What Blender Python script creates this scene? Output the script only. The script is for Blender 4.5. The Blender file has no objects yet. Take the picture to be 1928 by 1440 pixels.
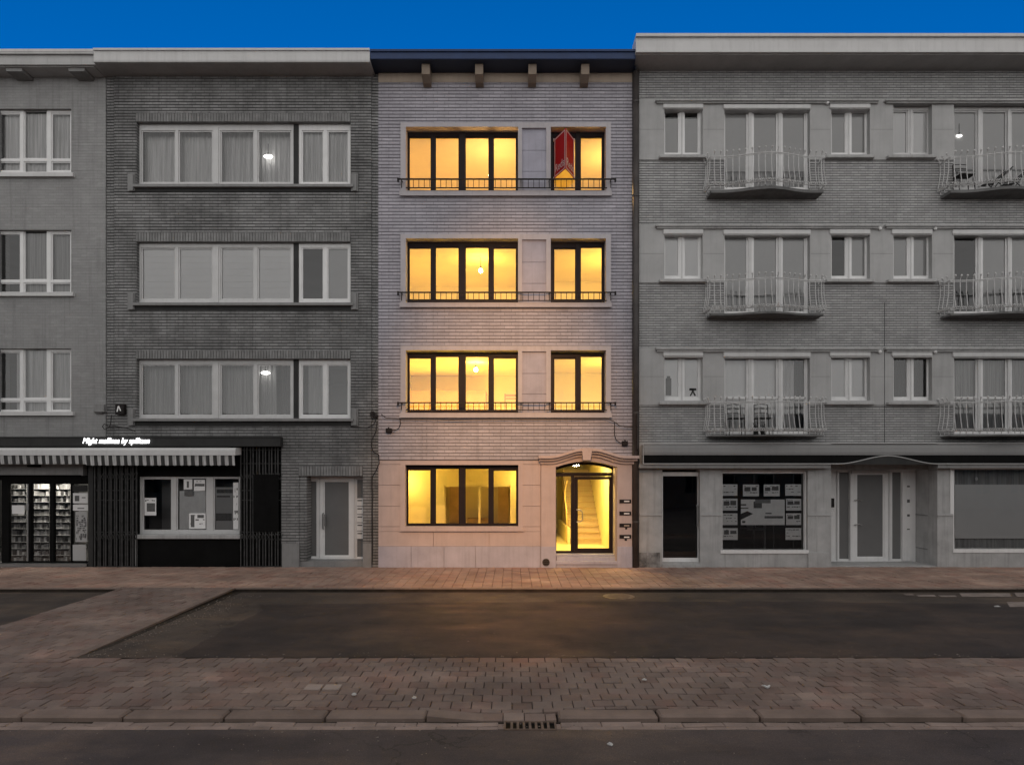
import bpy, bmesh, math, random
from mathutils import Vector, Matrix
random.seed(7)
C = bpy.context.scene.collection
R = math.radians
PI = math.pi
# ---- camera model: facade plane is Y=0, camera stands 17 m in front of it, 2.414 m above the pavement
CAMD, CAMH, S, CX, HY = 17.0, 2.414, 70.0, 964.0, 898.0
def wx(px, Y=0.0): return (px - CX) / S * (CAMD + Y) / CAMD
def wz(py, Y=0.0): return CAMH + (HY - py) / S * (CAMD + Y) / CAMD
def gy(py, z=0.0): return CAMD * S * (CAMH - z) / (py - HY) - CAMD      # ground depth of a row
def gx(px, Y): return (px - CX) / S * (CAMD + Y) / CAMD

# ------------------------------------------------------------------ materials
def nn(nt, t, **kw):
    n = nt.nodes.new(t)
    for k, v in kw.items():
        if hasattr(n, k) and not k[0].isupper(): setattr(n, k, v)
        else: n.inputs[k].default_value = v
    return n
def g3(v): return (v, v, v, 1) if not isinstance(v, (tuple, list)) else (v[0], v[1], v[2], 1)
def new_mat(name):
    m = bpy.data.materials.new(name); m.use_nodes = True
    nt = m.node_tree; b = nt.nodes['Principled BSDF']
    return m, nt, b
def mixc(nt, a, b, fac, mode='MIX'):
    n = nt.nodes.new('ShaderNodeMix'); n.data_type = 'RGBA'; n.blend_type = mode
    for s, v in (('A', a), ('B', b)):
        sk = [i for i in n.inputs if i.name == s and i.type == 'RGBA'][0]
        if hasattr(v, 'is_output'): nt.links.new(v, sk)
        else: sk.default_value = g3(v)
    sk = n.inputs[0]
    if hasattr(fac, 'is_output'): nt.links.new(fac, sk)
    else: sk.default_value = fac
    return [o for o in n.outputs if o.type == 'RGBA'][0]
def mrange(nt, v, a, b, c=0.0, d=1.0):
    n = nt.nodes.new('ShaderNodeMapRange'); nt.links.new(v, n.inputs[0])
    for i, q in zip((1, 2, 3, 4), (a, b, c, d)): n.inputs[i].default_value = q
    return n.outputs[0]
def math_(nt, op, a, b=0.0):
    n = nt.nodes.new('ShaderNodeMath'); n.operation = op
    for i, v in enumerate((a, b)):
        if hasattr(v, 'is_output'): nt.links.new(v, n.inputs[i])
        else: n.inputs[i].default_value = v
    return n.outputs[0]
def objvec(nt, sc=(1, 1, 1)):
    t = nt.nodes.new('ShaderNodeTexCoord'); mp = nt.nodes.new('ShaderNodeMapping')
    mp.inputs['Scale'].default_value = sc
    nt.links.new(t.outputs['Object'], mp.inputs['Vector']); return mp.outputs[0]
def noise(nt, vec, scale, detail=5, rough=.6):
    n = nt.nodes.new('ShaderNodeTexNoise'); n.inputs['Scale'].default_value = scale
    n.inputs['Detail'].default_value = detail; n.inputs['Roughness'].default_value = rough
    nt.links.new(vec, n.inputs['Vector']); return n.outputs['Fac']
def bump(nt, b, h, strength=.3, dist=.01):
    n = nt.nodes.new('ShaderNodeBump'); n.inputs['Strength'].default_value = strength; n.inputs['Distance'].default_value = dist
    nt.links.new(h, n.inputs['Height']); nt.links.new(n.outputs[0], b.inputs['Normal'])
def plain(name, col, rough=.6, var=.12, scale=5, streak=0.0, fine=0.0, metal=0.0, spec=.4, bmp=0.0, island=0.0):
    """painted metal, render, stone ...: base colour with cloudy wear, rain streaks and fine grain"""
    m, nt, b = new_mat(name); v = objvec(nt)
    col = g3(col)[:3]
    lo = tuple(c * (1 - var) for c in col); hi = tuple(c * (1 + var) for c in col)
    c = mixc(nt, lo, hi, mrange(nt, noise(nt, v, scale), .3, .7))
    if streak:
        s = noise(nt, objvec(nt, (7, 7, .35)), 1.6, 4, .65)
        c = mixc(nt, c, (.45, .45, .44), mrange(nt, s, .5, .8, 0, streak), 'MULTIPLY')
    if fine:
        f = noise(nt, v, 180, 3, .7)
        c = mixc(nt, c, mixc(nt, c, (.4, .4, .4), 1.0, 'MULTIPLY'), mrange(nt, f, .45, .75, 0, fine))
    if island:
        ge = nt.nodes.new('ShaderNodeNewGeometry')
        c = mixc(nt, c, (.5, .5, .5), mrange(nt, ge.outputs['Random Per Island'], 0, 1, 0, island), 'MULTIPLY')
    nt.links.new(c, b.inputs['Base Color'])
    b.inputs['Roughness'].default_value = rough; b.inputs['Metallic'].default_value = metal
    b.inputs['Specular IOR Level'].default_value = spec
    if bmp: bump(nt, b, noise(nt, v, 90, 4, .7), bmp, .01)
    return m
def brick(name, c1, c2, mortar, w, h, dirt=.35, streak=.3, msize=.012, dirtcol=(.45, .45, .45)):
    m, nt, b = new_mat(name)
    t = nt.nodes.new('ShaderNodeTexCoord'); sp = nt.nodes.new('ShaderNodeSeparateXYZ'); cb = nt.nodes.new('ShaderNodeCombineXYZ')
    nt.links.new(t.outputs['Object'], sp.inputs[0]); nt.links.new(sp.outputs[0], cb.inputs[0]); nt.links.new(sp.outputs[2], cb.inputs[1])
    bt = nt.nodes.new('ShaderNodeTexBrick'); nt.links.new(cb.outputs[0], bt.inputs['Vector'])
    bt.inputs['Scale'].default_value = 1; bt.inputs['Brick Width'].default_value = w; bt.inputs['Row Height'].default_value = h
    bt.inputs['Mortar Size'].default_value = msize * .5; bt.inputs['Mortar Smooth'].default_value = .3
    bt.offset = .37; bt.inputs['Bias'].default_value = 0
    bt.inputs['Color1'].default_value = g3(c1); bt.inputs['Color2'].default_value = g3(c2); bt.inputs['Mortar'].default_value = g3(tuple(x * .84 for x in g3(c1)[:3]))
    v = objvec(nt); c = bt.outputs['Color']
    zf = math_(nt, 'FRACT', math_(nt, 'ADD', math_(nt, 'DIVIDE', sp.outputs[2], h), 0.5))
    ed = math_(nt, 'ABSOLUTE', math_(nt, 'SUBTRACT', zf, .5))
    c = mixc(nt, mortar, c, mrange(nt, ed, msize * .42 / h, msize * .60 / h))     # raked bed joints
    c = mixc(nt, c, dirtcol, mrange(nt, noise(nt, v, .8, 6, .65), .42, .66, 0, dirt), 'MULTIPLY')
    c = mixc(nt, c, (1.35, 1.35, 1.35), mrange(nt, noise(nt, objvec(nt, (1, 1, 4)), 2.3, 5, .6), .5, .75, 0, .5), 'MULTIPLY')
    if streak:
        s = noise(nt, objvec(nt, (5, 5, .3)), 1.5, 5, .65)
        c = mixc(nt, c, (.4, .4, .4), mrange(nt, s, .52, .78, 0, streak), 'MULTIPLY')
    f = noise(nt, v, 60, 4, .7)
    c = mixc(nt, c, (.6, .6, .6), mrange(nt, f, .5, .75, 0, .5), 'MULTIPLY')
    nt.links.new(c, b.inputs['Base Color']); b.inputs['Roughness'].default_value = .9; b.inputs['Specular IOR Level'].default_value = .2
    bump(nt, b, f, .5, .008)
    return m
def glass(name, tint=.9, refl=1.0, rough=.02):
    m, nt, b = new_mat(name); nt.nodes.remove(b)
    tr = nn(nt, 'ShaderNodeBsdfTransparent', Color=g3(tint)); gl = nn(nt, 'ShaderNodeBsdfGlossy', Roughness=rough, Color=g3(1))
    fr = nn(nt, 'ShaderNodeFresnel', IOR=1.52)
    bp = nt.nodes.new('ShaderNodeBump'); bp.inputs['Strength'].default_value = .015; bp.inputs['Distance'].default_value = .05
    nt.links.new(noise(nt, objvec(nt), 1.7, 1, .4), bp.inputs['Height']); nt.links.new(bp.outputs[0], gl.inputs['Normal'])
    mx = nt.nodes.new('ShaderNodeMixShader')
    nt.links.new(math_(nt, 'MULTIPLY', fr.outputs[0], 1.8 * refl), mx.inputs[0])
    nt.links.new(tr.outputs[0], mx.inputs[1]); nt.links.new(gl.outputs[0], mx.inputs[2])
    nt.links.new(mx.outputs[0], nt.nodes['Material Output'].inputs['Surface']); return m
def emit(name, col, st):
    m, nt, b = new_mat(name)
    b.inputs['Base Color'].default_value = g3(.8); b.inputs['Emission Color'].default_value = g3(col); b.inputs['Emission Strength'].default_value = st
    return m
def cloth(name, col, rough=.9, fold=0.0):
    m, nt, b = new_mat(name); nt.nodes.remove(b)
    d = nn(nt, 'ShaderNodeBsdfDiffuse'); t = nn(nt, 'ShaderNodeBsdfTranslucent')
    c = mixc(nt, tuple(x * .55 for x in g3(col)[:3]), g3(col)[:3], mrange(nt, noise(nt, objvec(nt, (16, 16, .5)), 1.3, 4, .6), .32, .68))  # vertical streaks put fold light and shade into the cloth colour
    nt.links.new(c, d.inputs['Color']); nt.links.new(c, t.inputs['Color'])
    mx = nt.nodes.new('ShaderNodeMixShader'); mx.inputs[0].default_value = .2
    nt.links.new(d.outputs[0], mx.inputs[1]); nt.links.new(t.outputs[0], mx.inputs[2])
    nt.links.new(mx.outputs[0], nt.nodes['Material Output'].inputs['Surface']); return m

# ------------------------------------------------------------------ mesh builder (world coordinates)
class MB:
    def __init__(s): s.bm = bmesh.new()
    def quad(s, *p):
        return s.bm.faces.new([s.bm.verts.new(q) for q in p])
    def box(s, x0, x1, y0, y1, z0, z1, bev=0.0):
        if x0 > x1: x0, x1 = x1, x0
        if y0 > y1: y0, y1 = y1, y0
        if z0 > z1: z0, z1 = z1, z0
        v = [s.bm.verts.new((x, y, z)) for x in (x0, x1) for y in (y0, y1) for z in (z0, z1)]
        f = [s.bm.faces.new([v[i] for i in q]) for q in ((0, 1, 3, 2), (4, 6, 7, 5), (0, 4, 5, 1), (2, 3, 7, 6), (0, 2, 6, 4), (1, 5, 7, 3))]
        if bev:
            es = list({e for q in f for e in q.edges})
            bmesh.ops.bevel(s.bm, geom=es, offset=bev, segments=1, affect='EDGES')
        return s
    def pbox(s, px0, px1, y0, y1, py0, py1, Y=None, bev=0.0):
        """box given by photo pixels measured on its front face (y0)"""
        Yf = y0 if Y is None else Y
        return s.box(wx(px0, Yf), wx(px1, Yf), y0, y1, wz(py1, Yf), wz(py0, Yf), bev)
    def plate(s, x0, x1, z0, z1, holes, yf, yb, rows=None, back=True):
        """upright slab with rectangular holes; rows=(h, groove, depth): coursed front with raked joints"""
        xs = {x0, x1}; zs = {z0, z1}
        for a, b, c, d in holes:
            xs |= {min(max(a, x0), x1), min(max(b, x0), x1)}; zs |= {min(max(c, z0), z1), min(max(d, z0), z1)}
        rowy = {}
        if rows:
            h, g, dp = rows
            k = math.floor(z0 / h)
            while k * h < z1:
                for q in (k * h - g * .5, k * h + g * .5):
                    if z0 < q < z1: zs.add(q)
                k += 1
        def clean(v):
            v = sorted(v); o = [v[0]]
            for q in v[1:]:
                if q - o[-1] > 1e-5: o.append(q)
            return o
        xs = clean(xs); zs = clean(zs)
        rr = random.Random(int(abs(x0 * 97 + z0 * 13) * 10))
        jit = {}
        def fy(zm):
            if not rows: return yf
            k = math.floor(zm / h + .5)
            if abs(zm - k * h) < g * .5: return yf + dp
            kk = math.floor(zm / h)
            if kk not in jit: jit[kk] = rr.uniform(-.0025, .0025)
            return yf + jit[kk]
        nx, nz = len(xs) - 1, len(zs) - 1
        ys = [fy((zs[j] + zs[j + 1]) / 2) for j in range(nz)]
        def solid(i, j):
            if i < 0 or j < 0 or i >= nx or j >= nz: return False
            xm = (xs[i] + xs[i + 1]) / 2; zm = (zs[j] + zs[j + 1]) / 2
            return not any(a < xm < b and c < zm < d for a, b, c, d in holes)
        for j in range(nz):
            za, zb, y = zs[j], zs[j + 1], ys[j]
            i = 0
            for i in range(nx):
                if not solid(i, j): continue
                xa, xb = xs[i], xs[i + 1]
                s.quad((xa, y, za), (xb, y, za), (xb, y, zb), (xa, y, zb))
                if back: s.quad((xb, yb, za), (xa, yb, za), (xa, yb, zb), (xb, yb, zb))
                if not solid(i - 1, j): s.quad((xa, yb, za), (xa, y, za), (xa, y, zb), (xa, yb, zb))
                if not solid(i + 1, j): s.quad((xb, y, za), (xb, yb, za), (xb, yb, zb), (xb, y, zb))
                if not solid(i, j - 1): s.quad((xa, yb, za), (xb, yb, za), (xb, y, za), (xa, y, za))
                if not solid(i, j + 1): s.quad((xa, y, zb), (xb, y, zb), (xb, yb, zb), (xa, yb, zb))
                elif abs(ys[j + 1] - y) > 1e-6:
                    y2 = ys[j + 1]
                    if y2 > y: s.quad((xa, y, zb), (xb, y, zb), (xb, y2, zb), (xa, y2, zb))
                    else: s.quad((xa, y, zb), (xa, y2, zb), (xb, y2, zb), (xb, y, zb))
        return s
    def pplate(s, r, holes, yf, yb, rows=None, back=True):
        """plate in photo pixels r=(x0,y0,x1,y1), holes likewise, measured at the front face"""
        cv = lambda q: (wx(q[0], yf), wx(q[2], yf), wz(q[3], yf), wz(q[1], yf))
        a = cv(r); return s.plate(a[0], a[1], a[2], a[3], [cv(h) for h in holes], yf, yb, rows, back)
    def tube(s, pts, r, seg=6, cap=True):
        pts = [Vector(p) for p in pts]; rings = []
        up = None
        for i, p in enumerate(pts):
            d = (pts[min(i + 1, len(pts) - 1)] - pts[max(i - 1, 0)]).normalized()
            if up is None:
                up = Vector((0, 0, 1)) if abs(d.z) < .9 else Vector((1, 0, 0))
            u = (up - d * up.dot(d)).normalized() if (up - d * up.dot(d)).length > 1e-4 else d.orthogonal().normalized()
            up = u
            w = d.cross(u); rr = r[i] if isinstance(r, (list, tuple)) else r
            rings.append([s.bm.verts.new(p + (u * math.cos(2 * PI * k / seg) + w * math.sin(2 * PI * k / seg)) * rr) for k in range(seg)])
        for a, b in zip(rings, rings[1:]):
            for k in range(seg): s.bm.faces.new((a[k], a[(k + 1) % seg], b[(k + 1) % seg], b[k]))
        if cap:
            s.bm.faces.new(rings[0][::-1]); s.bm.faces.new(rings[-1])
        return s
    def ball(s, c, r, sx=1, sy=1, sz=1, u=10, v=7):
        bmesh.ops.create_uvsphere(s.bm, u_segments=u, v_segments=v, radius=1, matrix=Matrix.Translation(c) @ Matrix.Diagonal((r * sx, r * sy, r * sz, 1)))
        return s
    def prism(s, poly, a, b, axis='y'):
        """polygon (u,v) extruded along an axis: y -> (x,z), z -> (x,y), x -> (y,z)"""
        f = {'y': lambda u, v, t: (u, t, v), 'z': lambda u, v, t: (u, v, t), 'x': lambda u, v, t: (t, u, v)}[axis]
        A = [s.bm.verts.new(f(u, v, a)) for u, v in poly]; B = [s.bm.verts.new(f(u, v, b)) for u, v in poly]
        n = len(poly)
        s.bm.faces.new(A); s.bm.faces.new(B[::-1])
        for i in range(n): s.bm.faces.new((A[i], B[i], B[(i + 1) % n], A[(i + 1) % n]))
        return s
    def build(s, name, mat, parent=None, smooth=False, loc=None):
        bm = s.bm
        bmesh.ops.recalc_face_normals(bm, faces=bm.faces) if not getattr(s, 'keep', False) else None
        off = Vector((0, 0, 0))
        if parent is not None:
            q = parent
            while q is not None: off += q.location; q = q.parent
        elif loc is not None: off = Vector(loc)
        me = bpy.data.meshes.new(name)
        for v in bm.verts: v.co -= off
        bm.to_mesh(me); bm.free(); me.materials.append(mat)
        if smooth:
            for p in me.polygons: p.use_smooth = True
        o = bpy.data.objects.new(name, me); C.objects.link(o)
        if parent is not None: o.parent = parent
        elif loc is not None: o.location = loc
        return o
def tag(o, label=None, cat=None, group=None, kind=None):
    if label: o['label'] = label
    if cat: o['category'] = cat
    if group: o['group'] = group
    if kind: o['kind'] = kind
    return o
def thing(name, loc, label, cat, group=None):
    o = bpy.data.objects.new(name, None); C.objects.link(o); o.location = loc
    o.empty_display_size = .2
    return tag(o, label, cat, group)
def text_mb(txt, size, x, y, z, shear=0.0, rot=0.0, ext=.01, width=None, bold=0.0):
    cu = bpy.data.curves.new('lettering', 'FONT'); cu.body = txt; cu.size = size; cu.shear = shear; cu.extrude = ext; cu.align_x = 'CENTER'; cu.align_y = 'CENTER'; cu.offset = bold
    o = bpy.data.objects.new('lettering', cu); C.objects.link(o)
    dg = bpy.context.evaluated_depsgraph_get(); dg.update()
    me = bpy.data.meshes.new_from_object(o.evaluated_get(dg))
    b = MB(); b.bm.from_mesh(me)
    bpy.data.objects.remove(o); bpy.data.meshes.remove(me); bpy.data.curves.remove(cu)
    xs = [v.co.x for v in b.bm.verts]; w = max(xs) - min(xs)
    k = width / w if width else 1.0
    cr, sr = math.cos(rot), math.sin(rot)
    for v in b.bm.verts:
        u, q = v.co.x * k, v.co.y
        u, q = u * cr - q * sr, u * sr + q * cr
        v.co = (x + u, y - v.co.z, z + q)
    return b

# ------------------------------------------------------------------ palette
MT = {}
MT['paint'] = brick('painted_brick', .31, .335, .27, .22, .075, dirt=.25, streak=.5, msize=.008)
MT['dark_brick'] = brick('dark_brick', .25, .33, .115, .23, .078, dirt=.8, streak=.6, msize=.026)
MT['pink_brick'] = brick('buff_brick', (.42, .405, .45), (.50, .48, .53), (.24, .225, .245), .30, .09, dirt=.3, streak=.3, msize=.024)
MT['pale_brick'] = brick('pale_brick', .40, .50, .17, .19, .066, dirt=.3, streak=.3, msize=.020)
MT['soldier'] = plain('soldier_brick', .27, .9, .2, 4, .3, .3, island=.5)
MT['pink_stone_sky_tint'] = plain('pink_stone_sky_tint', (.50, .47, .49), .8, .07, 2.5, .25, .2, bmp=.1)  # upper floor stone, cool sky light put into its colour
MT['clad_stone_lamp_tint'] = plain('pink_clad_lamp_tint', (.50, .415, .40), .8, .07, 2.5, .25, .2, bmp=.1)  # ground floor copy, warm lamp light put into its colour
MT['mauve_stone'] = plain('mauve_plinth_stone', (.42, .41, .48), .75, .12, 2.0, .35, .25, bmp=.1)
MT['beige_stone'] = plain('beige_stone', (.45, .37, .30), .8, .08, 3, .25, .2)
MT['corbel'] = plain('corbel_stone', (.27, .215, .17), .8, .1, 3, .25)
MT['grey_stone'] = plain('grey_stone', .43, .8, .09, 1.8, .3, .25, bmp=.1)
MT['grey_stone_b'] = plain('weathered_grey_stone', .43, .8, .16, 2.4, .6, .35, bmp=.15)
MT['plinth'] = plain('grey_plinth', .26, .8, .12, 3, .4, .3)
MT['white'] = plain('white_window_paint', .78, .45, .05, 3, .2)
MT['white_b'] = plain('grey_window_paint', .60, .45, .06, 3, .2)
MT['eave'] = plain('eave_paint', .60, .6, .07, 1.5, .25)
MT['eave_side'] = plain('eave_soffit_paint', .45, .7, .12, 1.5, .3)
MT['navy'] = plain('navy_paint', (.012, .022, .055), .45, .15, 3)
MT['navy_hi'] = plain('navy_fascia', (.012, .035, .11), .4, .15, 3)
MT['brown_frame'] = plain('dark_window_frame', (.020, .014, .016), .5, .15, 4, spec=.15)
MT['iron'] = plain('dark_iron', (.016, .013, .013), .55, .2, 9, spec=.2)
MT['pale_iron'] = plain('pale_painted_iron', .54, .5, .15, 9)
MT['black'] = plain('black_panel', .006, .7, .3, 3, spec=.08)
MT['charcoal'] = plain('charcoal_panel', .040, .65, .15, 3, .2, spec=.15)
MT['steel'] = plain('brushed_steel', .35, .35, .1, 6, metal=.8)
MT['gate'] = plain('gate_iron', .060, .5, .4, 8, spec=.2)
MT['pipe'] = plain('downpipe_zinc', (.060, .052, .050), .5, .3, 3, .5)
MT['cable'] = plain('black_cable', (.020, .016, .016), .5, .2, 9)
MT['net'] = cloth('net_curtain', .92)
MT['net_b'] = cloth('grey_curtain', .50)
MT['net_l'] = cloth('pale_curtain', .85)
MT['net_d'] = cloth('dark_curtain', .08)
MT['blind'] = plain('roller_blind', .80, .8, .03, 2)
MT['blind_b'] = plain('grey_roller_blind', .45, .8, .04, 2)
MT['glass'] = glass('window_glass', .92, 1.0)
MT['glass_d'] = glass('dark_door_glass', .5, 1.0)
MT['frost'] = plain('frosted_glass', .165, .25, .06, 1.5, spec=.5)
MT['cream'] = plain('cream_wall_paint', (.88, .80, .46), .8, .04, 2)
MT['dim'] = plain('dim_room_paint', .18, .9, .1, 1)
MT['wood'] = plain('brown_wood', (.60, .43, .19), .6, .2, 3)
MT['paper'] = plain('white_paper', .88, .7, .08, 6)
MT['ink'] = plain('grey_print', .12, .7, .3, 12)
# ------------------------------------------------------------------ ground
def ground_mat(name, col, col2, rough=.85, patch=True, scale=.6):
    m, nt, b = new_mat(name); v = objvec(nt)
    c = mixc(nt, col, col2, mrange(nt, noise(nt, v, scale, 6, .65), .42, .58))
    c = mixc(nt, c, (.45, .45, .47), mrange(nt, noise(nt, objvec(nt, (.35, 1.2, 1)), 1.1, 5, .6), .5, .72, 0, .65), 'MULTIPLY')
    f = noise(nt, v, 75, 3, .8)
    c = mixc(nt, c, (2.2, 2.0, 1.9), mrange(nt, f, .52, .72, 0, .8), 'MULTIPLY')
    c = mixc(nt, c, (.35, .35, .35), mrange(nt, noise(nt, v, 60, 4, .7), .5, .7, 0, .5), 'MULTIPLY')
    c = mixc(nt, c, (1.9, 1.7, 1.4), mrange(nt, noise(nt, objvec(nt, (.6, 1.4, 1)), .9, 6, .7), .5, .7, 0, .75), 'MULTIPLY')
    ck = nt.nodes.new('ShaderNodeTexVoronoi'); ck.feature = 'DISTANCE_TO_EDGE'; ck.inputs['Scale'].default_value = .55
    wv = nt.nodes.new('ShaderNodeVectorMath'); wv.operation = 'ADD'; nz_ = nt.nodes.new('ShaderNodeTexNoise'); nz_.inputs['Scale'].default_value = 2.2; nz_.inputs['Detail'].default_value = 6
    nt.links.new(v, nz_.inputs['Vector']); nt.links.new(v, wv.inputs[0]); nt.links.new(nz_.outputs['Color'], wv.inputs[1]); nt.links.new(wv.outputs[0], ck.inputs['Vector'])
    c = mixc(nt, c, (.35, .33, .32), math_(nt, 'MULTIPLY', mrange(nt, ck.outputs['Distance'], .003, .010, 1, 0), mrange(nt, noise(nt, v, .5, 3, .5), .50, .62, 0, .6)), 'MULTIPLY')
    vor = nt.nodes.new('ShaderNodeTexVoronoi'); vor.inputs['Scale'].default_value = 5.5; nt.links.new(v, vor.inputs['Vector'])
    c = mixc(nt, c, (.30, .27, .25), mrange(nt, vor.outputs['Distance'], .02, .035, .5, 0))
    nt.links.new(c, b.inputs['Base Color'])
    nt.links.new(mrange(nt, noise(nt, v, .8, 4, .6), .35, .7, rough - .2, rough + .08), b.inputs['Roughness'])
    b.inputs['Specular IOR Level'].default_value = .35
    bump(nt, b, f, .6, .006); return m
def paver_mat(name, cols, dark=.5):
    m, nt, b = new_mat(name); v = objvec(nt)
    ge = nt.nodes.new('ShaderNodeNewGeometry'); rp = nt.nodes.new('ShaderNodeValToRGB')
    nt.links.new(ge.outputs['Random Per Island'], rp.inputs[0])
    e = rp.color_ramp.elements
    e[0].position = 0; e[0].color = g3(cols[0]); e[1].position = 1; e[1].color = g3(cols[-1])
    for i, q in enumerate(cols[1:-1]):
        k = rp.color_ramp.elements.new((i + 1) / (len(cols) - 1)); k.color = g3(q)
    c = rp.outputs[0]
    c = mixc(nt, c, (.55, .52, .52), mrange(nt, noise(nt, v, .7, 6, .65), .40, .66, 0, .75), 'MULTIPLY')
    c = mixc(nt, c, (1.65, 1.6, 1.55), mrange(nt, noise(nt, objvec(nt, (.5, 1, 1)), .9, 5, .65), .5, .7, 0, .85), 'MULTIPLY')
    c = mixc(nt, c, (1.15, .90, .86), mrange(nt, noise(nt, v, 1.6, 3, .6), .5, .65, 0, .45), 'MULTIPLY')
    f = noise(nt, v, 95, 4, .75)
    c = mixc(nt, c, (.5, .5, .5), mrange(nt, f, .48, .72, 0, .6), 'MULTIPLY')
    nt.links.new(c, b.inputs['Base Color']); b.inputs['Roughness'].default_value = .85; b.inputs['Specular IOR Level'].default_value = .3
    bump(nt, b, f, .5, .006); return m
M_ASPH = ground_mat('bay_asphalt', (.054, .040, .035), (.034, .027, .026))
M_ASPH2 = ground_mat('bay_asphalt_worn', (.082, .064, .053), (.052, .042, .037))
M_ROAD = ground_mat('road_asphalt', (.085, .068, .064), (.060, .049, .048))
M_SAND = plain('joint_sand', (.040, .033, .028), .95, .3, 3)
M_PAV1 = paver_mat('pavement_tiles', [(.30, .205, .165), (.36, .25, .20), (.32, .23, .19), (.38, .275, .22), (.29, .185, .15)])
M_PAV2 = paver_mat('strip_tiles', [(.175, .135, .118), (.215, .168, .148), (.20, .155, .138), (.245, .190, .165), (.18, .130, .112), (.22, .172, .154)])
M_KERB = plain('concrete_kerb', (.22, .165, .14), .85, .2, 3, 0, .5, bmp=.4, island=.35)
M_GUT = plain('gutter_blocks', (.30, .23, .20), .85, .25, 3, 0, .5, bmp=.4, island=.4)

M_DIRT_SHADE = plain('kerb_dirt_shade', (.030, .022, .016), .95, .5, 4, 0, .4)  # dark tone for kerb dirt and for shade put into colour
Y_K1 = -3.27          # pavement edge
Y_B1 = -8.25          # near edge of the parking bays
Y_K2 = -10.18         # back of the roadside kerb
Y_K3 = -10.40
ZB = -.085; ZR = -.135
XL, XR = -21, 21
b = MB(); b.quad((-300, -300, -.3), (300, -300, -.3), (300, 300, -.3), (-300, 300, -.3)); tag(b.build('ground', M_SAND), kind='structure')
b = MB(); b.quad((XL, -40, ZR), (XR, -40, ZR), (XR, Y_K3 - .2, ZR), (XL, Y_K3 - .2, ZR)); tag(b.build('road', M_ROAD), kind='structure')
# parking bays: the old asphalt, and the darker relaid patch right of the walkway
XW0, XW1 = -8.52, -6.02
b = MB(); b.quad((XL, Y_B1, ZB), (XW0, Y_B1, ZB), (XW0, Y_K1, ZB), (XL, Y_K1, ZB)); tag(b.build('parking_bay', M_ASPH2), kind='structure')
b = MB(); b.quad((XW1, Y_B1, ZB), (XR, Y_B1, ZB), (XR, Y_K1, ZB), (XW1, Y_K1, ZB)); tag(b.build('parking_bay', M_ASPH2), kind='structure')
b = MB()
rr = random.Random(3); lft = []
for i in range(24):
    t = i / 23; lft.append((-4.68 + rr.uniform(-.035, .035) - (.35 if t > .86 else 0) * (t - .86) * 6, Y_B1 + .02 + t * (Y_K1 - Y_B1 - 1.35)))
top = []
for i in range(40):
    t = i / 39; top.append((-4.9 + t * 24, Y_K1 - 1.33 + .5 * math.sin(t * 7) * t + rr.uniform(-.04, .04) + t * .55))
poly = lft + top + [(XR - .1, Y_B1 + .02)]
vs = [b.bm.verts.new((x, y, ZB + .004)) for x, y in poly]; b.bm.faces.new(vs)
bmesh.ops.triangulate(b.bm, faces=b.bm.faces)
tag(b.build('asphalt_patch', M_ASPH), kind='structure')

def tiles(b, x0, x1, y0, y1, zf, w, d, along='x', gap=.007, jit=.0035, skip=None, rnd=None):
    """bond of single paving tiles; each tile its own little bevelled block"""
    rnd = rnd or random.Random(5)
    if along == 'x':
        row = 0; y = y1
        while y > y0 + .02:
            ya = max(y - d, y0); x = x0 - (w * .5 if row % 2 else 0)
            while x < x1 - .01:
                xa, xb = max(x, x0), min(x + w, x1)
                if xb - xa > .04 and not (skip and skip((xa + xb) / 2, (y + ya) / 2)): one(b, xa, xb, ya, y, zf, gap, jit, rnd)
                x += w
            y -= d; row += 1
    else:
        col = 0; x = x0
        while x < x1 - .02:
            xb = min(x + w, x1); y = y1 + (rnd.choice((0, .33, .5, .7)) * d)
            while y > y0 + .01:
                ya, yb = max(y - d, y0), min(y, y1)
                if yb - ya > .04 and not (skip and skip((x + xb) / 2, (ya + yb) / 2)): one(b, x, xb, ya, yb, zf, gap, jit, rnd)
                y -= d
            x += w; col += 1
def one(b, xa, xb, ya, yb, zf, g, jit, rnd):
    g *= .5; xa += g; xb -= g; ya += g; yb -= g; e = .006
    dz = rnd.uniform(-jit, jit); tx, ty = rnd.uniform(-jit, jit), rnd.uniform(-jit, jit)
    P = lambda x, y, o, sx, sy: b.bm.verts.new((x, y, zf(x, y) + dz + o + tx * sx + ty * sy))
    t = [P(xa + e, ya + e, 0, -1, -1), P(xb - e, ya + e, 0, 1, -1), P(xb - e, yb - e, 0, 1, 1), P(xa + e, yb - e, 0, -1, 1)]
    m = [P(xa, ya, -.005, -1, -1), P(xb, ya, -.005, 1, -1), P(xb, yb, -.005, 1, 1), P(xa, yb, -.005, -1, 1)]
    l = [P(xa, ya, -.04, -1, -1), P(xb, ya, -.04, 1, -1), P(xb, yb, -.04, 1, 1), P(xa, yb, -.04, -1, 1)]
    b.bm.faces.new(t)
    for A, B in ((m, t), (l, m)):
        for k in range(4): b.bm.faces.new((A[k], A[(k + 1) % 4], B[(k + 1) % 4], B[k]))
bed = -.022
def zflat(v): return lambda x, y: v
def zwalk(x, y): return ZB + (0 - ZB) * max(0, min(1, (y - Y_B1) / (Y_K1 - Y_B1)))
# footway in front of the houses
b = MB(); b.box(XL, XR, Y_K1 + .06, .6, -.25, bed); tag(b.build('pavement_bed', M_SAND), kind='structure')
b = MB(); tiles(b, -16.5, 16.5, Y_K1 + .12, -.005, zflat(0), .22, .22, 'y'); tag(b.build('pavement', M_PAV1), kind='structure')
def kerb_run(b, pts, w, h, side, L=1.0, gap=.012):
    pass
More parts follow.
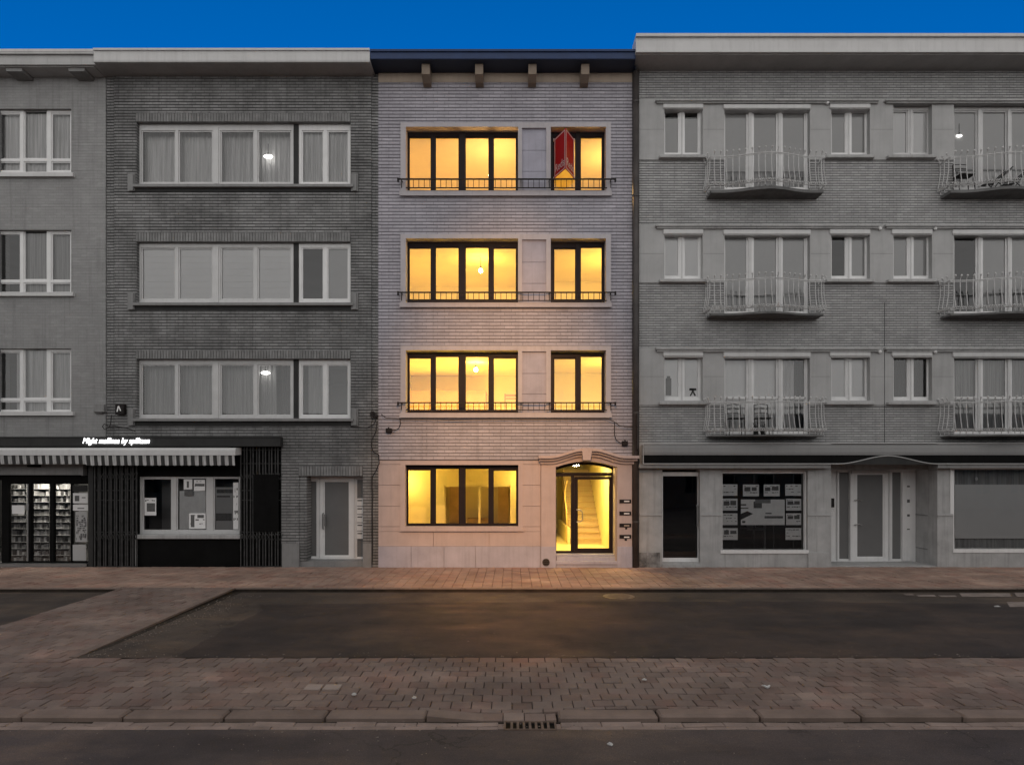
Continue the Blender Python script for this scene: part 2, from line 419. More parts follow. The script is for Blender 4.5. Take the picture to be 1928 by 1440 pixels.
# kerb of the footway: flat stones along the bays
b = MB()
def kx(b, xa, xb, y0, y1, ztop, zbot, L, rnd):
    x = xa
    while x < xb - .02:
        e = min(x + L, xb); b.box(x + .006, e - .006, y0, y1, -.028, ztop + rnd.uniform(-.003, .003), .008); x = e
rk = random.Random(11)
kx(b, -16.5, XW0, Y_K1 - .0, Y_K1 + .115, 0, -.2, 1.0, rk)
kx(b, XW1, 16.5, Y_K1 - .0, Y_K1 + .115, 0, -.2, 1.0, rk)
tag(b.build('kerb', M_KERB), kind='structure')
b = MB(); b.box(-16.5, XW0, Y_K1 + .012, Y_K1 + .11, -.25, -.03); b.box(XW1, 16.5, Y_K1 + .012, Y_K1 + .11, -.25, -.03); tag(b.build('kerb_base', M_DIRT_SHADE), kind='structure')
# raised walkway between two bays, ramping down towards the road
b = MB(); b.prism([(Y_B1, -.25), (Y_K1 + .06, -.25), (Y_K1 + .06, bed), (Y_B1, ZB + bed)], XW0 + .02, XW1 - .13, 'x'); tag(b.build('walkway_bed', M_SAND), kind='structure')
b = MB(); tiles(b, XW0, XW1 - .12, Y_B1, Y_K1 + .115, zwalk, .225, .205, 'x'); tag(b.build('walkway', M_PAV2), kind='structure')
b = MB()
y = Y_K1
while y > Y_B1 + .05:
    ya = max(y - 1.0, Y_B1)
    b.prism([(ya + .005, zwalk(0, ya) - .022), (y - .005, zwalk(0, y) - .022), (y - .005, zwalk(0, y) + .012), (ya + .005, zwalk(0, ya) + .012)], XW1 - .115, XW1, 'x'); y = ya
tag(b.build('kerb', M_KERB), kind='structure')
b = MB(); b.prism([(Y_B1, -.25), (Y_K1, -.25), (Y_K1, -.024), (Y_B1, ZB - .024)], XW1 - .11, XW1 - .015, 'x'); tag(b.build('kerb_base', M_DIRT_SHADE), kind='structure')
b = MB(); b.quad((XW1 - .02, Y_B1 + .05, ZB + .003), (XW1 + .10, Y_B1 + .6, ZB + .003), (XW1 + .16, Y_K1, ZB + .003), (XW1 - .02, Y_K1, ZB + .003)); tag(b.build('kerb_dirt_shade', M_DIRT_SHADE), kind='structure')  # strip beside the kerb: dirt plus shadow put into its colour
# paved strip between bays and road
gxl, gxr = -.30, .47
def zstrip(x, y):
    s = max(0, 1 - abs(x - .12) / 1.1) * max(0, min(1, (-9.1 - y) / 1.0))
    und = .012 * min(1, max(0, (Y_B1 - .1 - y) / .5)) * math.sin(x * 1.1) * math.sin(y * 2.3 + x * .4)
    return ZB - .042 * s + und
b = MB(); b.box(XL, XR, Y_K2 + .01, Y_B1, -.25, ZB - .05); b.box(XL, XR, Y_B1 - .03, Y_B1 - .001, -.25, ZB - .012); tag(b.build('strip_bed', M_SAND), kind='structure')
b = MB(); tiles(b, -13.5, 13.5, Y_K2, Y_B1, zstrip, .225, .205, 'x', gap=.009, jit=.004)
tiles(b, gxl - .02, gxr, Y_K3, Y_K2, lambda x, y: ZB - .045, .225, .205, 'x', jit=.005)
tag(b.build('paved_strip', M_PAV2), kind='structure')
b = MB()
x = -14.0
edges = [-.90 - 1.06 * k for k in range(13)][::-1]
for xa, xb in zip(edges, edges[1:]): b.box(xa + .008, xb - .008, Y_K3, Y_K2 - .006, -.22, ZB + .006 + rk.uniform(-.010, .008), .022)
b.prism([(-.892, -.22), (gxl, -.22), (gxl, ZB - .045), (-.892, ZB + .004)], Y_K3, Y_K2 - .006, 'y')
x = gxr + .01
while x < 14: b.box(x + .008, x + 1.05, Y_K3, Y_K2 - .006, -.22, ZB + .010 + rk.uniform(-.010, .008), .022); x += 1.06
tag(b.build('kerb', M_KERB), kind='structure')
b = MB(); tiles(b, -14, -.14, Y_K3 - .22, Y_K3 - .035, zflat(ZR + .006), .42, .11, 'x', jit=.004); tiles(b, .50, 14, Y_K3 - .22, Y_K3 - .035, zflat(ZR + .006), .42, .11, 'x', jit=.004)
b.box(-14, 14, Y_K3 - .24, Y_K3, -.25, ZR - .012)
tag(b.build('gutter', M_GUT), kind='structure')
b = MB(); b.box(-14, 14, Y_K3 - .034, Y_K3 - .001, -.24, ZR - .004); tag(b.build('gutter_shadow_line', M_DIRT_SHADE), kind='structure')  # dark filler in the gap, the kerb's shadow line as colour
# gully grate
t = thing('drain_grate', (.185, Y_K3 - .12, ZR), 'rusty cast iron gully grate set in the gutter below the sunken kerb', 'drain grate')
b = MB(); b.plate(-.10, .47, -.10, .10, [], 0, 0) if False else None
b = MB(); x0, x1, y0, y1 = -.085, .455, Y_K3 - .235, Y_K3 - .01
z0, z1 = ZR - .03, ZR + .012
for q in ((x0, x1, y0, y0 + .02), (x0, x1, y1 - .02, y1), (x0, x0 + .02, y0 + .02, y1 - .02), (x1 - .02, x1, y0 + .02, y1 - .02)): b.box(q[0], q[1], q[2], q[3], z0, z1)
M_RUST = plain('rusty_iron', (.145, .105, .085), .7, .35, 9, 0, .4)
b.build('grate_frame', M_RUST, t)
b = MB()
for k in range(1, 8):
    xc = x0 + .02 + (x1 - x0 - .04) * k / 8; b.box(xc - .013, xc + .013, y0 + .02, y1 - .02, z0, z1 - .003)
b.build('bars', M_RUST, t)
b = MB(); b.box(x0 + .01, x1 - .01, y0 + .01, y1 - .01, ZR - .011, ZR - .006); b.build('sump', MT['black'], t)
# manhole
my = gy(1123, ZB); mx_ = gx(1165, my)
b = MB(); b.prism([(mx_ + .33 * math.cos(a), my + .33 * math.sin(a)) for a in [2 * PI * k / 28 for k in range(28)]], ZB - .02, ZB + .011, 'z')
for k in range(-3, 4): b.box(mx_ - .24 + abs(k) * .03, mx_ + .24 - abs(k) * .03, my + k * .075 - .012, my + k * .075 + .012, ZB + .011, ZB + .016)
t = b.build('manhole_cover', plain('worn_iron', (.16, .13, .10), .45, .3, 6, metal=.3), loc=(mx_, my, ZB)); tag(t, 'round iron manhole cover in the dark parking bay in front of the lit entrance', 'manhole cover')
# worn paint and litter
M_PAINT = plain('worn_road_paint', (.24, .20, .18), .8, .35, 5, 0, .5)
b = MB()
for (a, c, ya, yb) in ((1700, 1722, 1118, 1121), (1724, 1763, 1120, 1123.5), (1766, 1802, 1121, 1124), (1806, 1905, 1117, 1124), (1909, 1990, 1116, 1124), (1895, 1990, 1133.5, 1143)):
    Ya, Yb = gy(yb, ZB), gy(ya, ZB); b.quad((gx(a + 6, Ya), Ya, ZB + .009), (gx(c, Ya), Ya, ZB + .009), (gx(c - 4, Yb), Yb, ZB + .009), (gx(a, Yb), Yb, ZB + .009))
tag(b.build('bay_marking', M_PAINT), kind='structure')
M_LIT = plain('litter_paper', .55, .8, .1, 12)
def scrap(px, py, w, d, z, label, crescent=False, rot=.3):
    Y = gy(py, z); X = gx(px, Y); b = MB()
    if crescent:
        pts = [(X - w + 2 * w * k / 10, Y + d * (abs(k - 5) / 5) ** 2, z + .018 + .006 * math.sin(k)) for k in range(11)]
        b.tube(pts, [.004 + .012 * math.sin(PI * k / 10) for k in range(11)], 6)
    else:
        r_ = random.Random(px); n = 9
        ring = [(X + w * math.cos(2 * PI * k / n) * r_.uniform(.6, 1.1), Y + d * math.sin(2 * PI * k / n) * r_.uniform(.6, 1.1)) for k in range(n)]
        b.prism(ring, z + .006, z + .012, 'z')
        cx = b.bm.verts.new((X, Y, z + .024))
        tp = [b.bm.verts.new((X + (u - X) * .6, Y + (v - Y) * .6, z + .014 + r_.uniform(0, .012))) for u, v in ring]
        for k in range(n): b.bm.faces.new((tp[k], tp[(k + 1) % n], cx))
    o = b.build('paper_scrap', M_LIT, loc=(X, Y, z)); tag(o, label, 'litter')
scrap(1877, 1142, .07, .05, ZB, 'crumpled white paper on the dark asphalt at the far right')
scrap(1445, 1295, .05, .05, ZB + .01, 'thin white crescent shaped scrap lying on the paved strip', True)
scrap(1213, 1280, .035, .03, ZB + .01, 'small white scrap on the paved strip right of the drain')
scrap(667, 1308, .035, .04, ZB + .01, 'small pale scrap on the paved strip near the light tiles')
scrap(1149, 1402, .03, .035, ZR, 'tiny white scrap on the road right of the drain')
scrap(205, 1210, .03, .03, ZB, 'tiny white scrap beside the walkway kerb in the bay')
scrap(780, 1314, .03, .03, ZB + .01, 'tiny pale scrap on the paved strip close to the roadside kerb')
b = MB()
for px, py in ((592, 1292), (627, 1292)):
    Y = gy(py, ZB); X = gx(px, Y); Y = round((Y - Y_B1) / .205) * .205 + Y_B1
    one(b, X - .10, X + .10, Y - .09, Y + .09, lambda x, y: ZB + .012, .006, .001, rk)
tag(b.build('pale_paving', plain('pale_tile', (.34, .28, .25), .8, .1, 6, 0, .4)), kind='structure')

# grit washed up along kerbs and in the bays
b = MB(); rgv = random.Random(77)
def pebble(x, y, z, r):
    bmesh.ops.create_icosphere(b.bm, subdivisions=1, radius=r, matrix=Matrix.Translation((x, y, z + r * .3)) @ Matrix.Diagonal((rgv.uniform(.7, 1.5), rgv.uniform(.7, 1.3), rgv.uniform(.4, .8), 1)))
for i in range(330): pebble(XW1 + .03 + abs(rgv.gauss(0, .35)), rgv.uniform(Y_B1 + .05, Y_K1 - .3), ZB, rgv.uniform(.004, .013))
for i in range(260): pebble(rgv.uniform(-6, 11), Y_B1 + .03 + abs(rgv.gauss(0, .12)), ZB, rgv.uniform(.004, .012))
for i in range(300): pebble(rgv.uniform(-9, 9), rgv.uniform(Y_B1, Y_K1 - .1), ZB, rgv.uniform(.003, .009))
for i in range(260): pebble(rgv.uniform(-7, 7), Y_K3 - .02 - abs(rgv.gauss(0, .16)), ZR + .004, rgv.uniform(.003, .009))
for i in range(260): pebble(rgv.uniform(-6, 6), rgv.uniform(-12.3, Y_K3 - .3), ZR, rgv.uniform(.003, .008))
tag(b.build('gravel', plain('grit', (.26, .22, .19), .9, .4, 30, island=.7)), 'scattered pale grit along the kerbs and across the asphalt', 'gravel', kind='stuff')
# ------------------------------------------------------------------ building helpers
def soldier(b, px0, px1, py0, py1, Y=-.045):
    x0, x1 = wx(px0), wx(px1); z0, z1 = wz(py1), wz(py0)
    b.box(x0, x1, Y + .02, .3, z0, z1)
    n = max(3, round((x1 - x0) / .075)); w = (x1 - x0) / n
    rs = random.Random(px0)
    for k in range(n): b.box(x0 + k * w + .010, x0 + (k + 1) * w - .010, Y + rs.uniform(-.003, .003), Y + .03, z0 + .004, z1 - .004)
def window(parent, name, fr, panes, Y, fm, gm=None, bead=2.2, grow=3.0, thick=.07, label=None, depth=.025, gl=True):
    """framed window part: frame r=(x0,y0,x1,y1) and panes in photo pixels at depth Y"""
    b = MB()
    r = (fr[0] - grow, fr[1] - grow, fr[2] + grow, fr[3] + grow)
    big = [(p[0] - bead, p[1] - bead, p[2] + bead, p[3] + bead) for p in panes]
    b.pplate(r, big, Y, Y + thick)
    for p, q in zip(panes, big):      # sash bead set back from the frame face
        cv = lambda u: (wx(u[0], Y), wx(u[2], Y), wz(u[3], Y), wz(u[1], Y))
        a, h = cv(q), cv(p); e = .004
        b.plate(a[0] - e, a[1] + e, a[2] - e, a[3] + e, [h], Y + depth, Y + thick - .004)
    o = b.build(name, fm, parent)
    if label: o['label'] = label
    if gl:
        g = MB(); g.keep = True
        for p in panes:
            x0, x1, z0, z1 = wx(p[0], Y), wx(p[2], Y), wz(p[3], Y), wz(p[1], Y); yy = Y + depth + .015
            g.quad((x0 - .004, yy, z0 - .004), (x1 + .004, yy, z0 - .004), (x1 + .004, yy, z1 + .004), (x0 - .004, yy, z1 + .004))
        g.build('pane', gm or MT['glass'], o)
    return o
def curtain(px0, py0, px1, py1, Y, mat, label, cat='curtain', group=None, amp=.035, wl=.13, name='net_curtain', seed=1):
    x0, x1, z0, z1 = wx(px0, Y), wx(px1, Y), wz(py1, Y), wz(py0, Y)
    b = MB(); r_ = random.Random(seed); n = max(8, int((x1 - x0) / .016)); ph = 0
    top, bot = [], []; a2 = amp
    for k in range(n + 1):
        x = x0 + (x1 - x0) * k / n; ph += 2 * PI * (x1 - x0) / n / wl * r_.uniform(.5, 1.5)
        a2 += r_.uniform(-.006, .006); a2 = max(.3 * amp, min(1.2 * amp, a2))
        y = Y + .03 + a2 * math.sin(ph)
        top.append(b.bm.verts.new((x, y * .5 + (Y + .03) * .5, z1))); bot.append(b.bm.verts.new((x + .004 * math.sin(k), y, z0)))
    for k in range(n): b.bm.faces.new((bot[k], bot[k + 1], top[k + 1], top[k]))
    o = b.build(name, mat, loc=((x0 + x1) / 2, Y, z0), smooth=True)
    return tag(o, label, cat, group)
def blind(px0, py0, px1, py1, Y, mat, label, slats=0.0, group=None):
    x0, x1, z0, z1 = wx(px0, Y), wx(px1, Y), wz(py1, Y), wz(py0, Y); b = MB()
    if slats:
        z = z0
        while z < z1 - .01:
            e = min(z + slats, z1); b.box(x0, x1, Y + .004, Y + .012, z + .004, e); z = e
        b.box(x0, x1, Y + .013, Y + .02, z0, z1)
    else:
        b.box(x0, x1, Y, Y + .006, z0, z1); b.box(x0, x1, Y - .012, Y + .016, z0 - .02, z0)
    o = b.build('window_blind', mat, loc=((x0 + x1) / 2, Y, z0)); return tag(o, label, 'blind', group)
def shell(parent, px0, px1, ztop, slabs, mat, depth=9.0):
    """floors, party walls, roof and back wall behind a facade"""
    b = MB(); x0, x1 = wx(px0), wx(px1)
    b.box(x0, x0 + .2, .42, depth, -.2, ztop); b.box(x1 - .2, x1, .42, depth, -.2, ztop)
    b.box(x0 + .2, x1 - .2, depth - .2, depth, -.2, ztop)
    for z in slabs: b.box(x0 + .2, x1 - .2, .42, depth - .2, z - .2, z)
    b.build('inner_walls', mat, parent)
    b = MB(); b.box(x0, x1, .42, depth, ztop, ztop + .15); b.build('roof', MT['charcoal'], parent)
# ================================================================== far left: painted house
B0 = thing('apartment_building', (wx(60), 0, 0), 'smooth grey painted apartment building at the left edge with three part white windows', 'apartment building')
hol = [(-4, 205, 134, 333), (-4, 433, 134, 558), (-4, 656, 134, 783), (-260, 822, 200, 1090)]
b = MB(); b.pplate((-260, 141, 199, 1080), hol, 0, .4, (.075, .004, .004)); b.build('wall', MT['paint'], B0)
def win0(top, ptop, pbot, l0, l1, sill):
    Y = .09
    ps = [(1, ptop + 3, 36, pbot), (46.5, ptop - 3, 86.5, pbot - 1), (98, ptop + 3, 131, pbot), (1, l0, 36, l1), (46.5, l0, 86.5, l1 + 3), (98, l0, 131, l1)]
    w = window(B0, 'window', (-4, top + 3, 134, sill), ps, Y, MT['white'])
    b = MB(); b.pbox(-8, 137, -.09, .1, sill, sill + 7); b.build('sill', MT['eave'], w)
win0(205, 212, 298, 306, 320, 325); win0(432, 438, 526, 534, 549, 550); win0(655, 661, 749, 757, 771, 775)
curtain(-6, 205, 136, 333, .19, MT['net_l'], 'pale net curtain in the top left corner window of the painted house', seed=1)
curtain(38, 432, 136, 560, .19, MT['net_b'], 'flat grey net curtain in the middle window of the painted house', amp=.012, wl=.3, seed=2)
curtain(30, 655, 136, 785, .19, MT['net_l'], 'pale net curtain drawn open at the left in the painted house window above the awning', amp=.02, wl=.25, seed=3)
b = MB()
for z0, z1, Y0 in ((122, 110, -.5), (110, 103, -.47), (103, 95, -.53)): b.box(wx(-260), wx(178, -.55), Y0, .1, wz(z0, -.5), wz(z1, -.5) - .001)
b.box(wx(-260), wx(198), -.44, .0, wz(122, -.5) - .02, wz(122, -.5) - .001)
co = b.build('cornice', MT['eave_side'], B0)
b = MB(); b.box(wx(-260), wx(178, -.55), -.535, -.45, wz(98.5, -.5), wz(94, -.5)); b.build('gutter_lip', MT['eave'], co)
for a in (10, 128):
    b = MB(); b.box(wx(a, -.42), wx(a + 30, -.42), -.40, .0, wz(122, -.5) - .11, wz(122, -.5) - .022); b.build('bracket', MT['plinth'], co)
shell(B0, -260, 196, 12.95, (3.3, 6.3, 9.3), MT['dim'])
b = MB(); b.pbox(178, 195, -.13, 0, 761, 775); b.prism([(-.13, wz(775, -.1)), (0, wz(775, -.1)), (0, wz(780, -.1))], wx(182), wx(195), 'x')
tag(b.build('junction_box', MT['plinth'], loc=(wx(187), -.06, wz(779))), 'small grey junction box low on the painted house, beside the dark brick', 'junction box')

# ================================================================== left: dark brick house
B1 = thing('apartment_building', (wx(450), 0, 0), 'dark grey brick apartment building with wide white windows over the striped awning', 'apartment building')
FB = -.03
hol = [(257, 215, 660, 347), (257, 439, 660, 571), (257, 660, 660, 789), (200, 822, 530, 1090), (563, 877, 683, 1090)]
b = MB(); b.pplate((215, 140, 699, 1023), hol, FB, .4, (.078, .024, .015)); b.pplate((200.5, 140, 214.2, 823), [], -.005, .4, (.078, .026, .022)); b.pplate((699.8, 140, 712.5, 1080), [], -.005, .4, (.078, .026, .022))
b.build('wall', MT['dark_brick'], B1)
b = MB(); b.pplate((531, 1023, 563, 1082), [], -.05, .4); b.build('plinth', MT['plinth'], B1); b = MB(); b.pplate((683, 1023, 699, 1082), [], -.05, .4); b.build('plinth', MT['plinth'], B1)
for (t0, t1) in ((215, 231), (439, 456), (660, 676)):
    b = MB(); soldier(b, 257, 660, t0, t1); b.build('lintel', MT['soldier'], B1)
b = MB(); soldier(b, 563, 683, 877, 896); b.build('lintel', MT['soldier'], B1)
b = MB(); b.pplate((563, 896, 577, 1055), [], .0, .45, (.078, .026, .022)); b.build('door_reveal', MT['dark_brick'], B1)
def win1(ft, pt, pb, fb, sill, slab):
    Y = .10
    w = window(B1, 'window', (262, ft, 552, fb), [(268, pt, 328, pb), (338, pt, 398, pb), (417, pt, 476, pb), (487, pt, 546, pb)], Y, MT['white_b'])
    b = MB(); b.pbox(402, 411, Y - .025, Y - .001, ft + 2, fb); b.build('mullion', MT['white_b'], w)
    window(B1, 'window', (562.5, ft, 657, fb), [(570, pt, 607, pb), (618, pt, 654, pb)], Y, MT['white'])
    b = MB(); b.pbox(552.6, 562.2, Y - .02, Y + .35, ft - 6, fb + 3); b.build('dark_post', MT['charcoal'], B1)
    b = MB(); b.pbox(250, 665, -.14, .12, sill + .5, sill + 5.5); s = b.build('sill', MT['plinth'], B1)
    b = MB(); b.pbox(250, 665, -.045, .12, sill + 6.7, slab); b.build('sill_shadow_band', MT['charcoal'], s)  # dark band: the shadow under the sill put into colour
    for x0 in (240, 661):
        b = MB(); b.pbox(x0, x0 + 13, -.07, .0, slab - 33, slab - 1); b.pbox(x0 + 3, x0 + 10, -.11, -.07, slab - 33, slab - 2); b.build('sill_block', MT['plinth'], s)
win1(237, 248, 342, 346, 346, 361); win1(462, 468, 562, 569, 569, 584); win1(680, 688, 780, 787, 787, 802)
curtain(262, 235, 553, 348, .33, MT['net_l'], 'long pale pleated net curtain in the top floor window of the dark brick house', seed=4)
curtain(563, 235, 660, 348, .2, MT['net_l'], 'short pale net curtain in the narrow top floor window of the dark brick house', seed=5)
for k, (a, c) in enumerate(((264, 332), (334, 402), (413, 481), (483, 550))):
    blind(a, 462, c, 566, .17, MT['blind'], ('first from the left', 'second from the left', 'third from the left', 'rightmost')[k] + ' of four pale slatted blinds in the dark brick house', .17, 'slatted blinds in the dark brick house')
blind(612, 463, 659, 566, .17, MT['blind_b'], 'plain grey roller blind right of the slatted blinds in the dark brick house')
curtain(263, 678, 520, 790, .33, MT['net_b'], 'long grey net curtain in the first floor window over the dark brick shop', seed=6)
curtain(528, 678, 552, 790, .24, MT['net_d'], 'dark curtain edge beside the lamp reflection over the shop', seed=7)
curtain(580, 678, 614, 790, .2, MT['net_b'], 'grey curtain strip in the narrow first floor window of the dark brick house', amp=.015, seed=8)
b = MB(); x0, x1 = wx(176, -.61), wx(696, -.61); xa, xb = wx(200), wx(703)
b.box(x0, x1, -.605, -.3, wz(115, -.607), wz(104, -.607)); b.box(x0, x1, -.60, -.3, wz(104, -.607), wz(95, -.607)); b.box(x0 + .02, x1, -.3, .3, wz(113, -.607), wz(95, -.607))
co = b.build('cornice', MT['eave'], B1)
b = MB(); b.box(x0, x1, -.635, -.606, wz(96, -.607), wz(92, -.607)); b.build('gutter_lip', MT['eave'], co)
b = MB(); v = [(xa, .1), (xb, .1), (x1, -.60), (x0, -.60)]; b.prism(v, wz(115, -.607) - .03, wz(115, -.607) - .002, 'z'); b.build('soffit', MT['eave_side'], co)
shell(B1, 200, 709, 13.0, (3.4, 6.4, 9.5), MT['dim'])
# entrance of the dark brick house
YD = .38
D = window(B1, 'door', (578, 898, 683, 1053), [(583, 906, 595, 1047), (611, 907, 656, 1045), (672, 903, 683, 1048)], YD, MT['white'], MT['glass_d'], gl=False, grow=1)
b = MB()
for q in ((583, 906, 595, 1047), (611, 907, 656, 1045), (672, 903, 683, 1048)): b.pbox(q[0], q[2], YD + .04, YD + .05, q[1], q[3])
b.build('pane', MT['frost'], D)
for q in ((600.5, 602.5), (666, 668)):
    b = MB(); b.pbox(q[0], q[1], YD - .012, YD, 900, 1050); b.build('frame_edge', MT['white_b'], D)
b = MB(); yy = YD - .06
b.tube([(wx(607.5, yy), YD, wz(966, yy)), (wx(607.5, yy), yy, wz(968, yy)), (wx(607.5, yy), yy, wz(994, yy)), (wx(607.5, yy), YD, wz(996, yy))], .018, 8); b.pbox(610, 612.5, YD - .05, YD - .03, 968, 990); b.build('handle', MT['steel'], D)
for k in range(5):
    b = MB(); a = 938 + k * 15.5; b.pbox(671.5, 684, YD - .05, YD + .02, a, a + 14); m_ = b.build('letterbox', MT['white'], B1)
    b = MB(); b.pbox(673, 682, YD - .055, YD - .051, a + 3, a + 5); b.build('slot', MT['charcoal'], m_)
b = MB(); b.pbox(563, 684, .02, .8, 1056, 1083); b.pbox(566, 684, .2, .8, 1053.5, 1056.5, Y=.2); b.build('step', MT['plinth'], B1)
b = MB(); b.box(wx(563), wx(699), .45, .9, wz(898), wz(850)); b.build('ceiling', MT['dim'], B1)

# ================================================================== shop front across the two left houses
SF = thing('shopfront', (wx(190), 0, 0), 'black shopfront with glazed door, white framed display window and dark signboard', 'shop front')
b = MB(); b.pbox(-260, 528, -.22, .1, 822, 840); b.box(wx(-260, -.2), wx(528, -.2), -.235, -.22, wz(824, -.2), wz(822, -.2)); b.build('signboard', MT['charcoal'], SF)
b = MB(); b.pbox(-260, 452, .30, .36, 838, 1090, Y=0)if False else None
b = MB()
# black cladding with openings for door and display window
b.pplate((-262, 838, 532, 1092), [(-20, 904, 167, 1062), (262, 897, 452, 1006)], .22, .30); b.build('black_cladding', MT['black'], SF)
b = MB(); b.pbox(258, 450, .10, .22, 1014, 1090, Y=.1); b.build('stall_riser', MT['black'], SF)
b = MB(); b.pbox(254, 452, .02, .23, 1006.5, 1014.5, bev=.015); b.pbox(256, 259, .06, .1, 1014.6, 1085, Y=.1); b.build('sill', MT['grey_stone_b'], SF)
b = MB(); b.pbox(-262, 153, .04, .2, 872, 894); b.pbox(153.2, 156, .02, .2, 871, 895); b.build('shutter_box', MT['plinth'], SF)
b = MB(); b.pbox(51, 74, -.02, .04, 875, 879); b.build('shutter_badge', MT['black'], SF)
b = MB(); b.pbox(166, 175, .0, .22, 876, 1083); b.build('door_post', MT['charcoal'], SF)
Y = .26
W = window(SF, 'display_window', (263, 898, 449.5, 1005), [(270, 902, 321, 997), (334, 901, 387, 997), (403.5, 901, 449, 997)], Y, MT['white_b'], grow=1.5)
D = window(SF, 'door', (6, 906, 172, 1060), [(18, 911, 50.5, 1056), (60.5, 911, 92.5, 1056), (102.5, 911, 132, 1056), (136, 911, 166, 1056)], Y, MT['black'], bead=1.5)
b = MB(); b.pbox(50.8, 53, Y - .03, Y, 911, 1056); b.pbox(49, 53.5, Y - .06, Y - .03, 948, 960); b.build('handle', MT['steel'], D)
b = MB(); b.pbox(-20, 170, .05, .6, 1060, 1085, Y=.2); b.build('door_step', MT['steel'], SF)
b = MB(); b.box(wx(-262), wx(532), .31, 4.5, 2.9, 3.0); b.box(wx(-262), wx(532), 4.4, 4.5, .0, 2.9); b.box(wx(-262), wx(-255), .31, 4.4, 0, 2.9); b.box(wx(470), wx(532), .31, 4.4, 0, 2.9); b.box(wx(-262), wx(532), .31, 4.5, -.05, .03); b.build('shop_interior', plain('shop_wall_paint', .42, .9, .05, 1), SF)
# shelving and goods inside the shop
def rack(px0, px1, py0, py1, Y, label):
    t = thing('shelf_rack', (wx((px0 + px1) / 2, Y), Y, wz(py1, Y)), label, 'shelf rack')
    b = MB(); b.pbox(px0, px1, Y + .3, Y + .33, py0, py1, Y=Y); b.pbox(px0, px0 + .6, Y, Y + .3, py0, py1); b.pbox(px1 - .6, px1, Y, Y + .3, py0, py1); b.build('back_panel', MT['plinth'], t)
    n = 11; out = []
    for k in range(n + 1):
        py = py0 + (py1 - py0) * (k + 1) / (n + 1); b = MB(); b.pbox(px0 + .7, px1 - .7, Y, Y + .29, py - .7, py, Y=Y); b.build('shelf', MT['white_b'], t); out.append(py - .7)
    return out, (py1 - py0) / (n + 1)
rg = random.Random(21)
GM = [plain('packet_%s' % n, c, .5, .2, 20) for n, c in (('white', .6), ('grey', .3), ('dark', .06), ('pale', .45), ('mid', .2))]
for px0, px1, wh in ((61, 93, 'behind the middle door leaf'), (102.5, 133, 'behind the right door leaf'), (19, 50, 'behind the left door leaf')):
    rows, hh = rack(px0, px1, 908, 1058, .9, 'shop shelf rack full of goods ' + wh)
    for py in rows:
        x = px0 + 1.5
        while x < px1 - 3:
            w = rg.uniform(2.2, 5.5); h = hh * rg.uniform(.45, .85)
            if rg.random() < .88:
                b = MB(); b.pbox(x, min(x + w, px1 - 1), .93, 1.15, py - h, py - .05, Y=.93)
                tag(b.build('goods_packet', rg.choice(GM), loc=(wx(x + w / 2, .93), 1.04, wz(py, .93))), 'small packet standing on a shop shelf ' + wh, 'packet', 'packets on the rack ' + wh)
            x += w + .4
def poster(px0, py0, px1, py1, Y, label, seed, mat=None, lines=5, pic=None, name='poster', cat='poster'):
    t = thing(name, (wx((px0 + px1) / 2, Y), Y, wz(py1, Y)), label, cat)
    b = MB(); b.pbox(px0, px1, Y, Y + .004, py0, py1); b.build('sheet', mat or MT['paper'], t)
    r_ = random.Random(seed); b = MB(); h = (py1 - py0); w = px1 - px0; made = 0
    if pic:
        for (a, c, d, e) in pic: b.pbox(px0 + w * a, px0 + w * d, Y - .003, Y, py0 + h * c, py0 + h * e); made = 1
    for k in range(lines):
        yy = py0 + h * (.12 + .8 * k / max(lines, 1)); x = px0 + w * .07
        while x < px1 - w * .12:
            L = w * r_.uniform(.05, .2); H = h * r_.uniform(.03, .09)
            if r_.random() < .6: b.pbox(x, min(x + L, px1 - w * .06), Y - .0025, Y - .0002, yy, yy + H); made = 1
            x += L + w * .04
    if made: b.build('print', MT['ink'], t)
    return t
YP = .255
poster(136.5, 913, 165, 925, YP, 'dark sticker with black script lettering at the top of the shop door side pane', 1, MT['charcoal'], 1)
poster(137.5, 928, 165, 947, YP, 'pale card with a round emblem on the shop door side pane', 2, MT['blind'], 0, [(.12, .25, .42, .8), (.6, .4, .85, .5)])
poster(137.5, 949.5, 165.5, 961, YP, 'small pale card with a mountain drawing on the shop door side pane', 3, MT['blind'], 0, [(.3, .55, .75, .7)])
poster(142, 963, 164, 1020, YP, 'ragged stack of notices on the shop door side pane', 4, MT['blind_b'], 12)
poster(137, 1025, 162, 1055, YP, 'plain grey sheet at the foot of the shop door side pane', 5, MT['blind_b'], 0)
poster(22.5, 951, 46, 967, YP, 'blank pale card on the left leaf of the shop door', 6, MT['blind'], 0)
poster(272, 937, 294, 970, YP, 'white poster with a dark picture on the left pane of the display window', 8, None, 1, [(.2, .3, .9, .78)])
poster(346, 902, 362, 922, YP, 'small white notice at the top of the middle display pane', 9, MT['paper'], 0, [(.35, .2, .6, .8)])
poster(347, 921, 364, 933, YP, 'dark framed photo under the small notice on the middle display pane', 10, MT['ink'], 0, [(.2, .3, .5, .6)])
poster(365, 903, 386, 924, YP, 'white calendar sheet at the top right of the middle display pane', 11, None, 2, [(.1, .35, .95, .58)])
poster(338, 924, 387, 996, .30, 'large blank pale board standing inside the middle display pane', 12, MT['paper'], 0)
poster(356, 966, 387, 995, YP, 'white notice with columns of print at the bottom of the middle display pane', 13, None, 3, [(.1, .1, .32, .9), (.5, .1, .9, .3)])
poster(404.5, 917, 440, 996, .32, 'tall grey board inside the right display pane', 14, MT['blind_b'], 0, [(.1, .05, .95, .14), (.1, .2, .8, .24), (.05, .62, .9, .8)])
poster(439, 908, 449, 996, YP, 'narrow white strip along the edge of the right display pane', 15, MT['blind'], 5)
